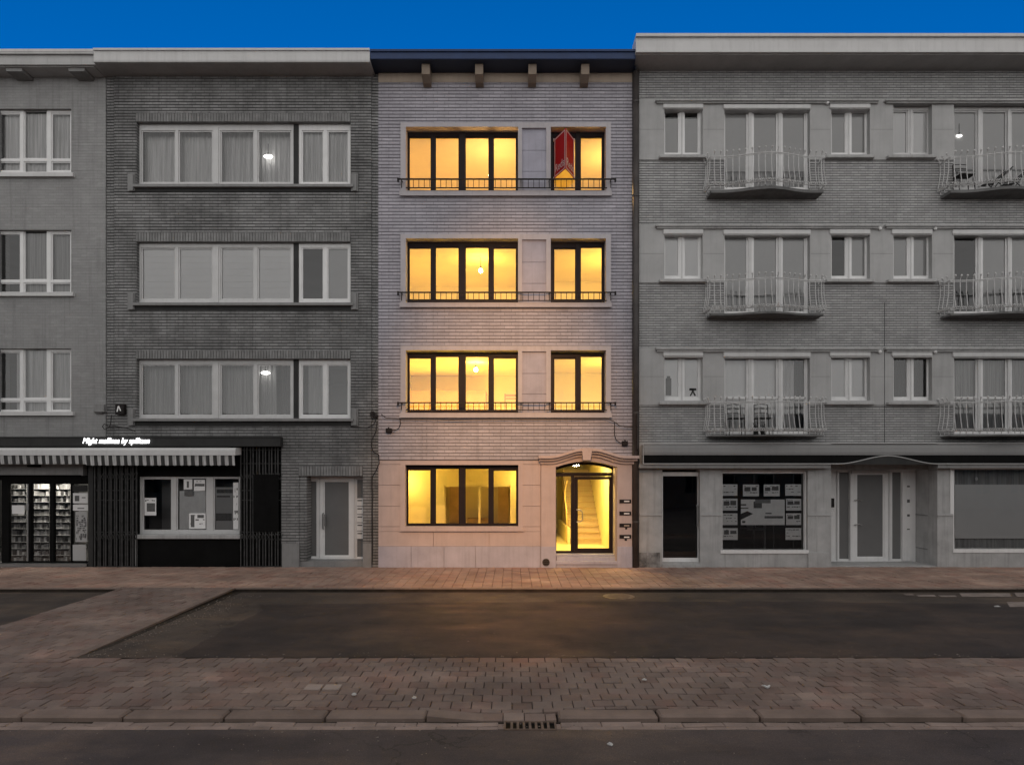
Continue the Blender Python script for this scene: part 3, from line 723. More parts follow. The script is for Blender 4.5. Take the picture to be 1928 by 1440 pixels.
b = MB(); b.box(wx(268), wx(455), .95, 1.0, .5, 2.4); tag(b.build('display_screen', MT['dim'], loc=(wx(360), 1, .5)), 'dark grey screen standing behind the display window', 'screen')
def gate(px0, px1, py0, py1, n, label, plain_upper):
    t = thing('folding_gate', (wx((px0 + px1) / 2), -.02, 0), label, 'folding gate')
    Yg = -.03
    for k in range(n):
        p = px0 + 2 + (px1 - px0 - 4) * k / (n - 1); b = MB(); x = wx(p, Yg); zb, zt = wz(py1, Yg), wz(py0, Yg)
        o = Yg + (.035 if k % 2 else 0)
        b.box(x - .014, x + .014, o, o + .03, zb, zt); b.build('bar', MT['gate'], t)
    b = MB()
    for fz in (.02, .30, .56, .64, .86, .97):
        z = wz(py1, Yg) + (wz(py0, Yg) - wz(py1, Yg)) * fz; b.box(wx(px0 + 1, Yg), wx(px1 - 1, Yg), Yg + .072, Yg + .085, z - .012, z + .012)
    b.build('rail', MT['gate'], t)
    w = (wx(px1) - wx(px0)) / (n - 1)
    for z in (.78, 2.4):
        b = MB()
        for k in range(n - 2):
            x = wx(px0 + 2, Yg) + w * k; b.tube([(x, Yg + .0, z + .12), (x + w, Yg - .005, z - .06), (x + 2 * w, Yg, z + .12)], .008, 5)
        b.build('lattice', MT['gate'], t)
    if plain_upper:
        b = MB(); b.box(wx(px0 + 26, Yg), wx(px1 - 6, Yg), Yg - .012, Yg - .004, wz(1000), wz(893)); b.build('lock_plate', MT['black'], t)
    return t
gate(176, 257, 840, 1071, 16, 'black folding security gate between the shop door and the display window', False)
gate(451, 531, 840, 1071, 14, 'black folding security gate with a lock plate right of the display window', True)
# awning
A = thing('awning', (wx(210), -.4, wz(857)), 'retracted striped shop awning with a white cassette and scalloped valance', 'awning')
b = MB(); Yf = -.42
prof = [(Yf, wz(857, Yf)), (Yf, wz(847, Yf)), (Yf + .05, wz(843, Yf)), (-.05, wz(843, Yf) + .02), (-.05, wz(857, Yf) + .03)]
b.prism(prof, wx(-260, Yf), wx(443, Yf), 'x'); b.build('cassette', plain('awning_cassette', .62, .45, .06, 2, .2), A)
b = MB(); b.tube([(wx(-260), -.25, wz(842, -.3)), (wx(440), -.25, wz(842, -.3))], .012, 6); b.build('roller', MT['charcoal'], A)
vb = MB(); x = wx(-262, Yf); pw = 7.05 / S * (CAMD + Yf) / CAMD; nq = 4; cols = []
while x < wx(437, Yf) - .01:
    zt, zb = wz(857.3, Yf), wz(875.5 - (2.5 if x < wx(180) else 0), Yf)
    for q in range(nq):
        xx = x + pw * q / nq; ya = Yf + .02 + .010 * math.sin(xx * 9.0) + .008 * math.sin(PI * 2 * q / nq); sc_ = .010 * math.sin(PI * q / nq)
        cols.append((vb.bm.verts.new((xx, ya, zt)), vb.bm.verts.new((xx, ya + .012, (zt + zb) / 2)), vb.bm.verts.new((xx, ya + .03, zb - sc_))))
    x += pw
for i in range(len(cols) - 1):
    for j in range(2):
        f_ = vb.bm.faces.new((cols[i][j + 1], cols[i + 1][j + 1], cols[i + 1][j], cols[i][j])); f_.material_index = (i // nq) % 2
v_ = vb.build('valance', cloth('dark_awning_stripe', .10), A); v_.data.materials.append(cloth('pale_awning_stripe', .80))
sl = bpy.data.lights.new('shop_lamp', 'POINT'); sl.energy = 75; sl.color = (1, .93, .80); sl.shadow_soft_size = .12
so_ = bpy.data.objects.new('shop_lamp', sl); C.objects.link(so_); so_.location = (wx(85, .6), .62, 2.62)
# neon lettering
nb = text_mb('Might mallinaa by spilltaan', .22, wx(218, -.26), -.26, wz(830, -.26), shear=.35, ext=.008, width=(281 - 155) / S * .985, bold=-.0005)
tag(nb.build('neon_sign', emit('white_neon', (1, 1, 1), 1.8), loc=(wx(218), -.26, wz(838))), 'glowing white script neon lettering on the dark signboard over the awning', 'neon sign')
# glowing ovals added for street lamp reflections in the upper left windows
def lamp(px, py, Y, r, st, label, col=(1, .97, .92), name='ceiling_lamp_or_glint', flat=.55):
    t = thing(name, (wx(px, Y), Y, wz(py, Y)), label, 'lamp'); c = Vector((wx(px, Y), Y, wz(py, Y)))
    b = MB(); b.ball(c, r, 1.5, .8, flat); b.build('lamp_shade_or_glint', emit('glint_glow', col, st), t, True)
    b = MB(); b.tube([c + Vector((0, 0, r * flat * .8)), c + Vector((0, 0, r * flat + .30))], .008, 6); b.tube([c + Vector((0, 0, r * flat * .8)), c + Vector((0, 0, r * flat + .05))], [.03, .02], 8); b.build('rod', MT['charcoal'], t)
lamp(505, 295, .23, .085, 3.2, 'glowing stand-in for a lamp reflection at the top floor curtain of the dark brick house')
lamp(500, 702, .23, .085, 3.2, 'glowing stand-in for a lamp reflection at the first floor curtain above the shop')
# ================================================================== centre: lit house
B2 = thing('apartment_building', (wx(950), 0, 0), 'buff brick apartment building with every window lit yellow and a dark blue cornice', 'apartment building')
FC = -.02
hol = [(754, 231, 1150, 368), (754, 441, 1150, 578), (754, 651, 1150, 786), (700, 866, 1192, 1090)]
b = MB(); b.pplate((712.5, 155, 1190.5, 870), hol, FC, .3, (.09, .026, .014)); b.build('wall', MT['pink_brick'], B2)
b = MB(); b.pplate((712.5, 128, 1190.5, 155), [], FC - .02, .3); b.build('stone_band', MT['beige_stone'], B2)
# stone surrounds, one per upper floor
def joints(b, r, hs, vs, Y, holes=()):
    """ashlar: blocks of stone with fine open joints"""
    x0, y0, x1, y1 = r; xs = [x0] + list(vs) + [x1]; ys = [y0] + list(hs) + [y1]; g = .35
    for i in range(len(xs) - 1):
        for j in range(len(ys) - 1):
            b.pbox(xs[i] + (g if i else 0), xs[i + 1] - (g if i < len(xs) - 2 else 0), Y, Y + .05, ys[j] + (g if j else 0), ys[j + 1] - (g if j < len(ys) - 2 else 0))
YW = .22
def floor2(st, ot, pt_o, pt_i, pb, ob, sb, rail, rail2, k):
    b = MB()
    ho = [(764, ot, 975.5, ob), (983, ot + 2, 1028.5, ob - 1), (1037, ot, 1141, ob)]
    b.pplate((754, st, 1150.5, sb), ho, -.06, .3); s = b.build('window_surround', MT['pink_stone_sky_tint'], B2)
    b = MB(); joints(b, (982, ot + 1, 1029.5, ob + 1), [ot + (ob - ot) * .37, ot + (ob - ot) * .70], [], .005); b.box(wx(980), wx(1032), .05, .3, wz(ob + 2), wz(ot)); b.build('stone_panel', MT['mauve_stone'], s)
    b = MB(); b.pbox(752, 1152, -.11, -.06, sb - 8.5, sb); b.build('sill', MT['pink_stone_sky_tint'], s)
    w1 = window(B2, 'window', (766, ot + 9, 974.5, ob), [(771, pt_o, 810.5, pb), (820.5, pt_i, 863, pb), (877, pt_i, 919.5, pb), (930, pt_o, 971, pb)], YW, MT['brown_frame'])
    w2 = window(B2, 'window', (1038.5, ot + 9, 1140.5, ob), [(1044, pt_o + 1, 1083, pb), (1094, pt_i, 1133, pb)], YW, MT['brown_frame'])
    for w, a, c in ((w1, 864.5, 875.5), ):
        b = MB(); b.pbox(a, c, YW - .03, YW - .001, ot + 10, ob); b.build('mullion', MT['brown_frame'], w)
    b = MB(); b.pbox(1085, 1092.5, YW - .03, YW - .001, ot + 10, ob); b.build('mullion', MT['brown_frame'], w2)
    # railing across both openings
    t = MB(); Yr = -.17
    t.box(wx(749, Yr), wx(1159, Yr), Yr - .018, Yr + .018, wz(rail + 1.2, Yr), wz(rail - 1.0, Yr))
    t.box(wx(764, Yr), wx(1143, Yr), Yr - .012, Yr + .012, wz(rail2 + .8, Yr), wz(rail2 - .8, Yr))
    for px in (749.5, 1158.5):
        t.box(wx(px, Yr) - .02, wx(px, Yr) + .02, Yr - .03, Yr + .03, wz(rail + 5, Yr), wz(rail - 1.5, Yr))
    r = t.build('railing', MT['iron'], B2)
    for px in (756, 981, 1034, 1150):
        q = MB(); q.box(wx(px, Yr) - .013, wx(px, Yr) + .013, Yr - .013, -.03, wz(rail + 1, Yr) - .02, wz(rail + 1, Yr)); q.box(wx(px, Yr) - .01, wx(px, Yr) + .01, Yr - .01, Yr + .01, wz(rail2, Yr), wz(rail, Yr)); q.build('bracket', MT['iron'], r)
    px = 768.0
    while px < 1141:
        q = MB(); q.box(wx(px, Yr) - .0075, wx(px, Yr) + .0075, Yr - .0075, Yr + .0075, wz(rail2, Yr), wz(rail + 1, Yr)); px += 10.3; q.build('baluster', MT['iron'], r)
floor2(231, 239, 259, 259, 357.5, 359, 368, 337.5, 354, 3)
floor2(441, 449, 467.5, 466, 563, 570, 578, 550.5, 566, 2)
floor2(651, 659.5, 674.5, 671.5, 771, 777, 786, 758, 772, 1)
# ground floor stone
b = MB(); Yg = -.05
hs = [874, 913, 952.5, 991]
joints(b, (712.5, 867, 753.5, 1000), hs[:], [], Yg); joints(b, (984.5, 867, 1018, 1000), hs[:], [], Yg)
joints(b, (712.5, 1000.5, 1018, 1028), [], [816, 921], Yg)
b.box(wx(712.5), wx(753), 0, .3, wz(1028), wz(867)); b.box(wx(985), wx(1018), 0, .3, wz(1028), wz(867)); b.box(wx(753), wx(985), 0, .3, wz(1028), wz(1001))
b.build('stone_cladding', MT['clad_stone_lamp_tint'], B2)
b = MB(); b.pplate((753.5, 867, 984.5, 1000), [(763, 875, 976, 991)], -.07, .3); s = b.build('window_surround', MT['clad_stone_lamp_tint'], B2)
b = MB(); b.pbox(752, 986, -.11, -.07, 991.5, 1000); b.build('sill', MT['clad_stone_lamp_tint'], s)
b = MB(); joints(b, (712.5, 1028.5, 1018, 1083), [], [774, 836, 895], -.07); b.box(wx(712.5), wx(1018), -.02, .3, -.2, wz(1028.5)); b.build('plinth', MT['mauve_stone'], B2)
Yd = .13
w = window(B2, 'window', (764, 875, 975, 990), [(768.5, 885.5, 810, 985), (820.5, 882.5, 863.5, 985), (876.5, 882.5, 919.5, 985), (929.5, 886, 971.5, 985)], Yd, MT['brown_frame'])
b = MB(); b.pbox(865, 875, Yd - .03, Yd - .001, 876, 990); b.build('mullion', MT['brown_frame'], w)
# entrance: pilasters, arch, hood
b = MB()
for xa, xb in ((wx(1018.5), wx(1046.5, -.1)), (wx(1162, -.1), wx(1190, -.1))):
    b = MB(); b.box(xa, xb, -.10, .5, -.2, wz(874)); pil = b.build('pilaster', MT['clad_stone_lamp_tint'], B2)
    b = MB(); b.box(xa - .003, xb + .003, -.115, -.10, -.2, wz(1028)); b.build('plinth_block', MT['mauve_stone'], pil)
b = MB(); b.box(wx(1162) - .06, wx(1162) + .0, -.02, .48, 0.1, wz(880)); b.build('door_jamb', MT['beige_stone'], B2)
xa, xc, xb = wx(1046.5, -.1), wx(1104), wx(1162, -.1)
def arch(px): # lower edge of the stone arch in image rows
    t = (px - 1104) / 57.5; return 868.5 + 11.0 * t * t
def hood(px): # upper edge of the hood
    a = abs(px - 1105); t = max(0, min(1, (a - 14) / 56.0))
    return 845.5 + 1.2 * min(1, a / 30) ** 2 + 12.3 * (3 * t * t - 2 * t * t * t)
b = MB(); N = 36
low, up = [], []
for k in range(N + 1):
    px = 1046.5 + 115.5 * k / N; low.append((wx(px, -.09), wz(arch(px), -.09)))
full = [(wx(1016), wz(874)), (wx(1046.5, -.09), wz(878.5, -.09))] + low[1:-1] + [(wx(1162, -.09), wz(878.5, -.09)), (wx(1192), wz(874))]
top = []
for k in range(N + 1):
    px = 1192 - (1192 - 1016) * k / N; top.append((wx(px), wz(hood(px) + 5)))
b.prism(full + top, -.09, .5, 'y'); b.build('door_arch', MT['clad_stone_lamp_tint'], B2)
def band(off0, off1, y0, y1, px0, px1, name, mt):
    b = MB(); lo, hi = [], []
    for k in range(49):
        px = px0 + (px1 - px0) * k / 48; lo.append((wx(px), wz(hood(px) + off1))); hi.append((wx(px), wz(hood(px) + off0)))
    for k in range(48):
        for (p, q) in (((lo[k], lo[k + 1]), (hi[k], hi[k + 1])),):
            (a, c), (d, e) = p, q
            v = [b.bm.verts.new((u[0], yy, u[1])) for yy in (y0, y1) for u in (a, c, e, d)]
            for f in ((0, 1, 2, 3), (7, 6, 5, 4), (0, 4, 5, 1), (3, 2, 6, 7)): b.bm.faces.new([v[i] for i in f])
            if k == 0: b.bm.faces.new([v[i] for i in (0, 3, 7, 4)])
            if k == 47: b.bm.faces.new([v[i] for i in (1, 5, 6, 2)])
    bmesh.ops.remove_doubles(b.bm, verts=b.bm.verts, dist=1e-5)
    return b.build(name, mt, B2)
h = band(-.5, 4.5, -.34, .05, 1013, 1199, 'door_hood', MT['clad_stone_lamp_tint'])
band(4.5, 9, -.25, .05, 1015, 1197, 'door_hood', MT['clad_stone_lamp_tint'])
band(9, 14.5, -.16, .05, 1017, 1195, 'door_hood', MT['clad_stone_lamp_tint'])
b = MB(); Yk = -.37; b.prism([(wx(1098, Yk), wz(866, Yk)), (wx(1112, Yk), wz(866, Yk)), (wx(1115.5, Yk), wz(843, Yk)), (wx(1096, Yk), wz(843, Yk))], Yk, .0, 'y'); b.build('keystone', MT['clad_stone_lamp_tint'], B2)
# door set back in the arch
Ye = .36
b = MB(); fr = 3.2
def archf(px, off): # frame arch in rows at depth Ye
    t = (px - 1102) / 56.0; return 870 + off + 10.5 * t * t
n = 32
o_ = [(wx(1044, Ye), wz(1041, Ye))]; pts_o = [(wx(1044 + 116 * k / n, Ye), wz(archf(1044 + 116 * k / n, -3), Ye)) for k in range(n + 1)]
# build the frame as strips: arch band, jambs, transom bar, mullion, bottom rail
L = lambda px: wx(px, Ye); Z = lambda py: wz(py, Ye)
for k in range(n):
    pa, pb_ = 1044 + 116 * k / n, 1044 + 116 * (k + 1) / n
    v = [b.bm.verts.new((L(p), yy, Z(q))) for yy in (Ye, Ye + .08) for p, q in ((pa, archf(pa, 4.6)), (pb_, archf(pb_, 4.6)), (pb_, archf(pb_, -6)), (pa, archf(pa, -6)))]
    for f in ((0, 1, 2, 3), (7, 6, 5, 4), (0, 4, 5, 1), (3, 2, 6, 7)): b.bm.faces.new([v[i] for i in f])
b.box(L(1043), L(1047.5), Ye + .001, Ye + .08, Z(1041), Z(882)); b.box(L(1153), L(1160), Ye + .001, Ye + .08, Z(1041), Z(882))
b.box(L(1047.5), L(1153), Ye + .002, Ye + .08, Z(896.5), Z(889.5)); b.box(L(1047.5), L(1153), Ye + .002, Ye + .08, Z(1041), Z(1037)); b.box(L(1075), L(1081), Ye + .002, Ye + .08, Z(1037), Z(896.5))
D = b.build('door_frame', MT['brown_frame'], B2)
g = MB(); g.keep = True; yy = Ye + .05
g.quad((L(1046), yy, Z(1038)), (L(1076), yy, Z(1038)), (L(1076), yy, Z(895)), (L(1046), yy, Z(895)))
v = [(L(1046), yy, Z(890)), (L(1154), yy, Z(890))] + [(L(1154 - 108 * k / 16), yy, Z(archf(1154 - 108 * k / 16, 3))) for k in range(17)]
g.bm.faces.new([g.bm.verts.new(q) for q in v]); g.build('pane', MT['glass'], D)
b = MB(); b.pplate((1081.3, 897, 1152.7, 1036.7), [(1088, 902.5, 1147, 1032)], Ye + .01, Ye + .07); DL = b.build('door', MT['brown_frame'], B2)
g = MB(); g.keep = True; g.quad((L(1087), yy, Z(1033)), (L(1148), yy, Z(1033)), (L(1148), yy, Z(902)), (L(1087), yy, Z(902))); g.build('pane', MT['glass'], DL)
b = MB(); yh = Ye - .06; hx = [(1086.5, Ye + .01, 959.5), (1086.5, yh, 959.5), (1093, yh, 960), (1096.5, yh, 964), (1097, yh, 971), (1096.5, yh, 978), (1093, yh, 982), (1086.5, yh, 982.5), (1086.5, Ye + .01, 982.5)]
b.tube([(wx(p, yh), y, wz(q, yh)) for p, y, q in hx], .016, 8); b.build('handle', MT['steel'], DL)
b = MB(); b.box(L(1040), L(1164), .10, .75, wz(1047, .1), Z(1041.2)); b.pbox(1047, 1162, -.12, .8, 1056.5, 1062, Y=-.12); b.box(wx(1048), wx(1162), .0, .8, wz(1061), wz(1047.3, .1)); b.box(wx(1047), wx(1162.5), -.08, .8, -.2, wz(1062.2, -.12)); b.build('step', MT['mauve_stone'], B2)
for k, yy_ in enumerate((943.5, 966.3, 988.7, 1010)):
    Yb = -.10; b = MB(); b.pbox(1166.5, 1188.5, Yb - .018, Yb + .01, yy_ - 3.5, yy_ + 3.5); m_ = b.build('letterbox', MT['iron'], B2)
    b = MB(); b.pbox(1175, 1185, Yb - .022, Yb - .018, yy_ - 1.2 + k * .3, yy_ + 1.0 + k * .35); b.build('name_card', MT['blind'] if k != 2 else MT['beige_stone'], m_)
    if k > 1:
        b = MB(); b.pbox(1179 - k, 1182 - k * .5, Yb - .008, Yb - .001, yy_ + 4, yy_ + 7.5); b.build('bell_push', MT['iron'], m_)
b = MB(); b.tube([(wx(1028, -.1), -.13, wz(1058, -.1)), (wx(1028, -.1), -.09, wz(1058, -.1))], .1, 18); v_ = b.build('vent', MT['pipe'], B2)
b = MB()
for q in (-.05, 0, .05): b.box(wx(1028, -.1) - .075, wx(1028, -.1) + .075, -.142, -.131, wz(1058, -.1) + q - .012, wz(1058, -.1) + q + .012)
b.build('vent_bars', MT['iron'], v_)
# cornice
b = MB(); Yc = -.60; xa, xb = wx(697, Yc), wx(1196.5, Yc)
b.box(xa, xb, Yc, -.2, wz(111, Yc), wz(97.5, Yc)); co = b.build('cornice', MT['navy_hi'], B2)
b = MB(); b.box(xa, xb, Yc - .035, Yc - .001, wz(98.5, Yc), wz(94.5, Yc)); b.build('gutter_lip', MT['navy_hi'], co)
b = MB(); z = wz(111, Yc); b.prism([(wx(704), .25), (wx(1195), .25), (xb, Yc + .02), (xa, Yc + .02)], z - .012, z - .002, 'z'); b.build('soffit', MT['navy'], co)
b = MB(); b.box(wx(706), wx(1194), -.19, .25, z + .001, z + .2); b.build('eave_board', MT['navy'], co)
for px in (801.5, 902, 1002.5, 1102):
    Yq = -.42; b = MB(); zt = z - .014; x = wx(px, Yq); b.prism([(Yq, zt), (Yq, zt - .27), (-.20, zt - .37), (-.04, zt - .39), (-.04, zt)], x - .105, x + .105, 'x'); b.build('corbel', MT['corbel'], B2)
# rooms

zc = {3: wz(243), 2: wz(452), 1: wz(662), 0: wz(868)}; zf = {3: 9.35, 2: 6.35, 1: 3.35, 0: .36}
def room(x0, x1, y0, y1, z0, z1, name='room_lining', mat=None, holes=(), parent=B2):
    b = MB(); b.keep = True
    b.quad((x0, y0, z0), (x1, y0, z0), (x1, y1, z0), (x0, y1, z0)); b.quad((x0, y0, z1), (x0, y1, z1), (x1, y1, z1), (x1, y0, z1))
    b.quad((x0, y0, z0), (x0, y1, z0), (x0, y1, z1), (x0, y0, z1)); b.quad((x1, y1, z0), (x1, y0, z0), (x1, y0, z1), (x1, y1, z1))
    if holes: b.plate(x0, x1, z0, z1, holes, y1, y1 + .1)
    else: b.quad((x0, y1, z0), (x1, y1, z0), (x1, y1, z1), (x0, y1, z1))
    return b.build(name, mat or MT['cream'], parent)
xl, xm, xr = wx(728), wx(1003), wx(1181)
for f in (3, 2, 1):
    room(xl, xm - .04, .29, 4.2, zf[f], zc[f]); room(xm + .04, xr, .29, 3.6, zf[f], zc[f])
# ground floor room with an opening into a second, dimmer room
yb = 2.6; ol, orr, oz = wx(836, yb), wx(960.5, yb), wz(913, yb)
room(xl, wx(1010), .29, yb, zf[0], zc[0], holes=[(ol, orr, zf[0] - .1, oz)])
room(ol - .6, orr + .4, yb + .1, yb + 2.6, zf[0], oz + .25, mat=MT['cream'])
b = MB(); b.box(wx(902.5, yb) - .03, wx(902.5, yb) + .03, yb + .02, yb + .08, zf[0], oz); b.box(ol, ol + .04, yb + .02, yb + .08, zf[0], oz); b.box(ol, orr, yb + .02, yb + .08, oz - .05, oz); b.build('room_door_frame', MT['cream'], B2)
b = MB(); b.box(xl + .01, wx(1009), 1.35, 1.75, zc[0] - .16, zc[0] - .01); b.build('ceiling_beam', MT['cream'], B2)
b = MB(); b.box(wx(880, 4.6), wx(925, 4.6), 4.5, 5.1, zf[0] + .01, 1.0); b.box(wx(880, 4.6) + .02, wx(925, 4.6) - .02, 4.49, 4.5, zf[0] + .1, .94)
tag(b.build('low_cabinet', MT['wood'], loc=(wx(902, 4.6), 4.8, zf[0])), 'low wooden cabinet in the back room behind the ground floor window', 'cabinet')
b = MB(); b.box(wx(938, 4.9), wx(957, 4.9), 4.75, 5.15, zf[0] + .01, 2.1); tag(b.build('tall_cupboard', MT['wood'], loc=(wx(947, 4.9), 4.9, zf[0])), 'tall brown cupboard at the right of the back room', 'cupboard')
b = MB(); b.box(wx(846, 4.9), wx(868, 4.9), 5.0, 5.15, zf[0] + .01, 2.15); tag(b.build('inner_door', MT['wood'], loc=(wx(857, 4.9), 5.1, zf[0])), 'brown wooden door at the left of the back room', 'door')
# hall with staircase
hx0, hx1 = wx(1012) + .42, 2.74
hz = zf[0]
room(hx0, hx1, .42, 7.4, hz, wz(866))
ST = thing('staircase', (2.2, 2.4, hz), 'straight staircase rising behind the glazed entrance door', 'staircase')
b = MB()
for k in range(13): b.box(1.80, hx1 - .01, 2.36 + .255 * k + .02, 2.36 + .255 * (k + 1) + .02, hz + .002, hz + .178 * (k + 1) - .03)
b.build('risers', plain('stair_paint', (.62, .50, .33), .7, .08, 3), ST)
b = MB()
for k in range(13): b.box(1.79, hx1 - .012, 2.33 + .255 * k, 2.36 + .255 * (k + 1) + .02, hz + .178 * (k + 1) - .029, hz + .178 * (k + 1))
b.build('treads', plain('stair_tread', (.55, .42, .26), .6, .08, 3), ST)
b = MB(); pts = [(1068, 3.0, 905), (1063.5, 2.5, 925), (1064, 2.3, 940), (1066.5, 2.2, 960), (1067.5, 2.15, 985), (1067, 2.1, 1020)]
b.tube([(wx(p, y), y, wz(q, y)) for p, y, q in pts], .02, 8); b.build('handrail', MT['wood'], ST)
b = MB(); b.box(1.70, 1.78, 2.3, 6.2, hz + .01, hz + .5); b.build('stringer', MT['cream'], ST)
# bulbs
WARM = (1.0, .60, .20)
def bulb(px, py, Y, zceil, st, label, r=.055, col=WARM):
    c = Vector((wx(px, Y), Y, wz(py, Y))); t = thing('pendant_bulb', (c.x, c.y, c.z), label, 'light bulb')
    b = MB(); b.ball(c, r, 1, 1, 1.1, 14, 10); b.build('bulb', emit('lit_bulb', col, st), t, True)
    b = MB(); b.tube([c + Vector((0, 0, r * 1.05)), c + Vector((0, 0, r + .07))], .022, 8); b.build('socket', MT['iron'], t)
    b = MB(); b.tube([c + Vector((0, 0, r + .071)), Vector((c.x, c.y, max(zceil, c.z + .15)))], .006, 6); b.build('cord', MT['iron'], t)
def plight(name, loc, e, r=.06, col=WARM):
    l = bpy.data.lights.new(name, 'POINT'); l.energy = e; l.shadow_soft_size = r; l.color = col
    o = bpy.data.objects.new(name, l); C.objects.link(o); o.location = loc; return o
EB = 620
bulb(923, 331, .95, zc[3], EB * .55, 'bare lit bulb hanging low in the top floor room of the lit house', col=(1, .58, .20))
bulb(905, 510, 1.35, zc[2], EB * .42, 'bare lit bulb hanging from the second floor ceiling of the lit house', col=(1, .61, .12))
bulb(896, 696, 1.6, zc[1], EB * .5, 'bare lit bulb hanging from the first floor ceiling of the lit house', col=(1, .60, .10))
plight('room_lamp', (2.85, 1.4, zf[3] + 1.6), 36, col=(1, .58, .20)); plight('room_lamp', (2.85, 1.4, zf[2] + 1.5), 48, col=(1, .61, .12)); plight('room_lamp', (2.85, 1.4, zf[1] + 1.6), 46, col=(1, .64, .10))
plight('room_lamp', (-3.29, 2.05, 2.3), 22, col=(1, .68, .20)); plight('room_lamp', (.52, 2.05, 2.3), 22, col=(1, .68, .20)); plight('room_lamp', (wx(900, 3.6), 3.6, 2.45), 55, col=(1, .64, .18))
for f_, e_, c_ in ((3, 13, (1, .55, .22)), (2, 20, (1, .62, .14)), (1, 46, (1, .63, .08))):
    for x_ in (-2.3, -.6): plight('room_fill', (x_, 1.7, zf[f_] + .55), e_, col=c_)  # unseen fill lights below the sills, added to even out the rooms
t = thing('ceiling_lamp_or_glint', (wx(1084, 1.2), 1.2, wz(876, 1.2)), 'flush lit ceiling lamp inside the arched entrance', 'lamp')
b = MB(); b.ball(Vector((wx(1084, 1.2), 1.2, wz(874.5, 1.2))), .10, 1, 1, .45, 14, 8); b.build('lamp_shade_or_glint', emit('hall_lamp', (1, .76, .28), 430), t, True)
b = MB(); b.tube([(wx(1084, 1.2), 1.2, wz(874.5, 1.2) + .05), (wx(1084, 1.2), 1.2, wz(866) - .001)], .09, 14); b.build('lamp_base', MT['cream'], t)
plight('stair_lamp', (2.2, 5.2, hz + 4.6), 1, col=(1, .68, .2))
# chair on the first floor
ch = thing('dining_chair', (wx(957, 1.0), 1.0, zf[1]), 'dark slatted chair seen through the first floor window of the lit house', 'chair')
x0, x1 = wx(951, 1.0), wx(951, 1.0) + .42; zt = wz(741, 1.0)
for xx in (x0, x1):
    b = MB(); b.box(xx - .018, xx + .018, 1.0, 1.036, zf[1] + .01, zt); b.build('leg', MT['wood'], ch)
    b = MB(); b.box(xx - .018, xx + .018, 1.42, 1.456, zf[1] + .01, zf[1] + .45); b.build('leg', MT['wood'], ch)
b = MB(); b.box(x0 - .018, x1 + .018, .99, 1.46, zf[1] + .451, zf[1] + .49); b.build('seat', MT['wood'], ch)
b = MB(); b.box(x0 + .019, x1 - .019, 1.005, 1.03, zt - .08, zt - .02); b.box(x0 + .019, x1 - .019, 1.005, 1.03, zt - .16, zt - .12); b.build('backrest', MT['wood'], ch)
b = MB(); b.box(wx(775, 3.6), wx(915, 3.6), 3.3, 4.15, zf[1] + .01, wz(737, 3.3)); b.box(wx(775, 3.6) - .02, wx(915, 3.6) + .02, 3.28, 4.16, wz(737, 3.3), wz(737, 3.3) + .03)
tag(b.build('sideboard', plain('honey_wood', (.55, .38, .16), .6, .1, 3), loc=(wx(845, 3.6), 3.8, zf[1])), 'long honey coloured sideboard against the first floor back wall', 'sideboard')
# folded agency board
SG = thing('agency_board', (wx(1063), -.2, wz(336)), 'dark red folded board with white lettering projecting from the top floor right window', 'sign')
M_RED = plain('red_board', (.36, .008, .012), .6, .1, 3, spec=.15); M_EDGE = plain('white_board_edge', (.55, .42, .42), .5, .1, 5)
Yo, Yi = .13, -.42
zt0, zb0 = wz(262.5, Yo), wz(336, Yo)
A0 = Vector((wx(1043.5, Yo), Yo, 0)); Rg = Vector((wx(1065, Yi), Yi, 0)); B_0 = Vector((wx(1081, Yo), Yo, 0))
def panel(p, q, nm):
    d = (q - p).normalized(); n_ = Vector((-d.y, d.x, 0)) * .012
    b = MB(); b.prism([(p.x, p.y), (q.x, q.y), (q.x + n_.x, q.y + n_.y), (p.x + n_.x, p.y + n_.y)], zb0, zt0, 'z'); o = b.build(nm, M_RED, SG)
    b = MB(); L_ = (q - p).length
    for (a, c, z0, z1) in ((.02, .05, zb0 + .02, zt0 - .02), (L_ - .05, L_ - .02, zb0 + .02, zt0 - .02), (.06, L_ - .06, zb0 + .02, zb0 + .045), (.06, L_ - .06, zt0 - .045, zt0 - .02)):
        u, v = p + d * a, p + d * c; m_ = Vector((d.y, -d.x, 0)) * .004
        b.prism([(u.x, u.y), (v.x, v.y), (v.x + m_.x, v.y + m_.y), (u.x + m_.x, u.y + m_.y)], z0, z1, 'z')
    b.build('border', M_EDGE, o)
    # lettering along the lower part of the panel
    tb = text_mb('Reds', .30, 0, 0, 0, width=L_ * .78, ext=.002)
    mid = (p + q) * .5; nn_ = Vector((d.y, -d.x, 0))
    for v in tb.bm.verts:
        u, w_, z_ = v.co.x, v.co.y, v.co.z
        v.co = mid + d * u + nn_ * (.006 - w_ * .5) + Vector((0, 0, zb0 + .21 + z_))
    tb.build('lettering', M_EDGE, o)
panel(A0, Rg, 'left_face'); panel(Rg, B_0, 'right_face')
b = MB()
for q in (A0, B_0): b.box(q.x - .02, q.x + .02, q.y, q.y + .07, zt0 - .03, zt0 + .02); b.box(q.x - .02, q.x + .02, q.y, q.y + .07, zb0 - .01, zb0 + .04)
b.build('clips', M_EDGE, SG)
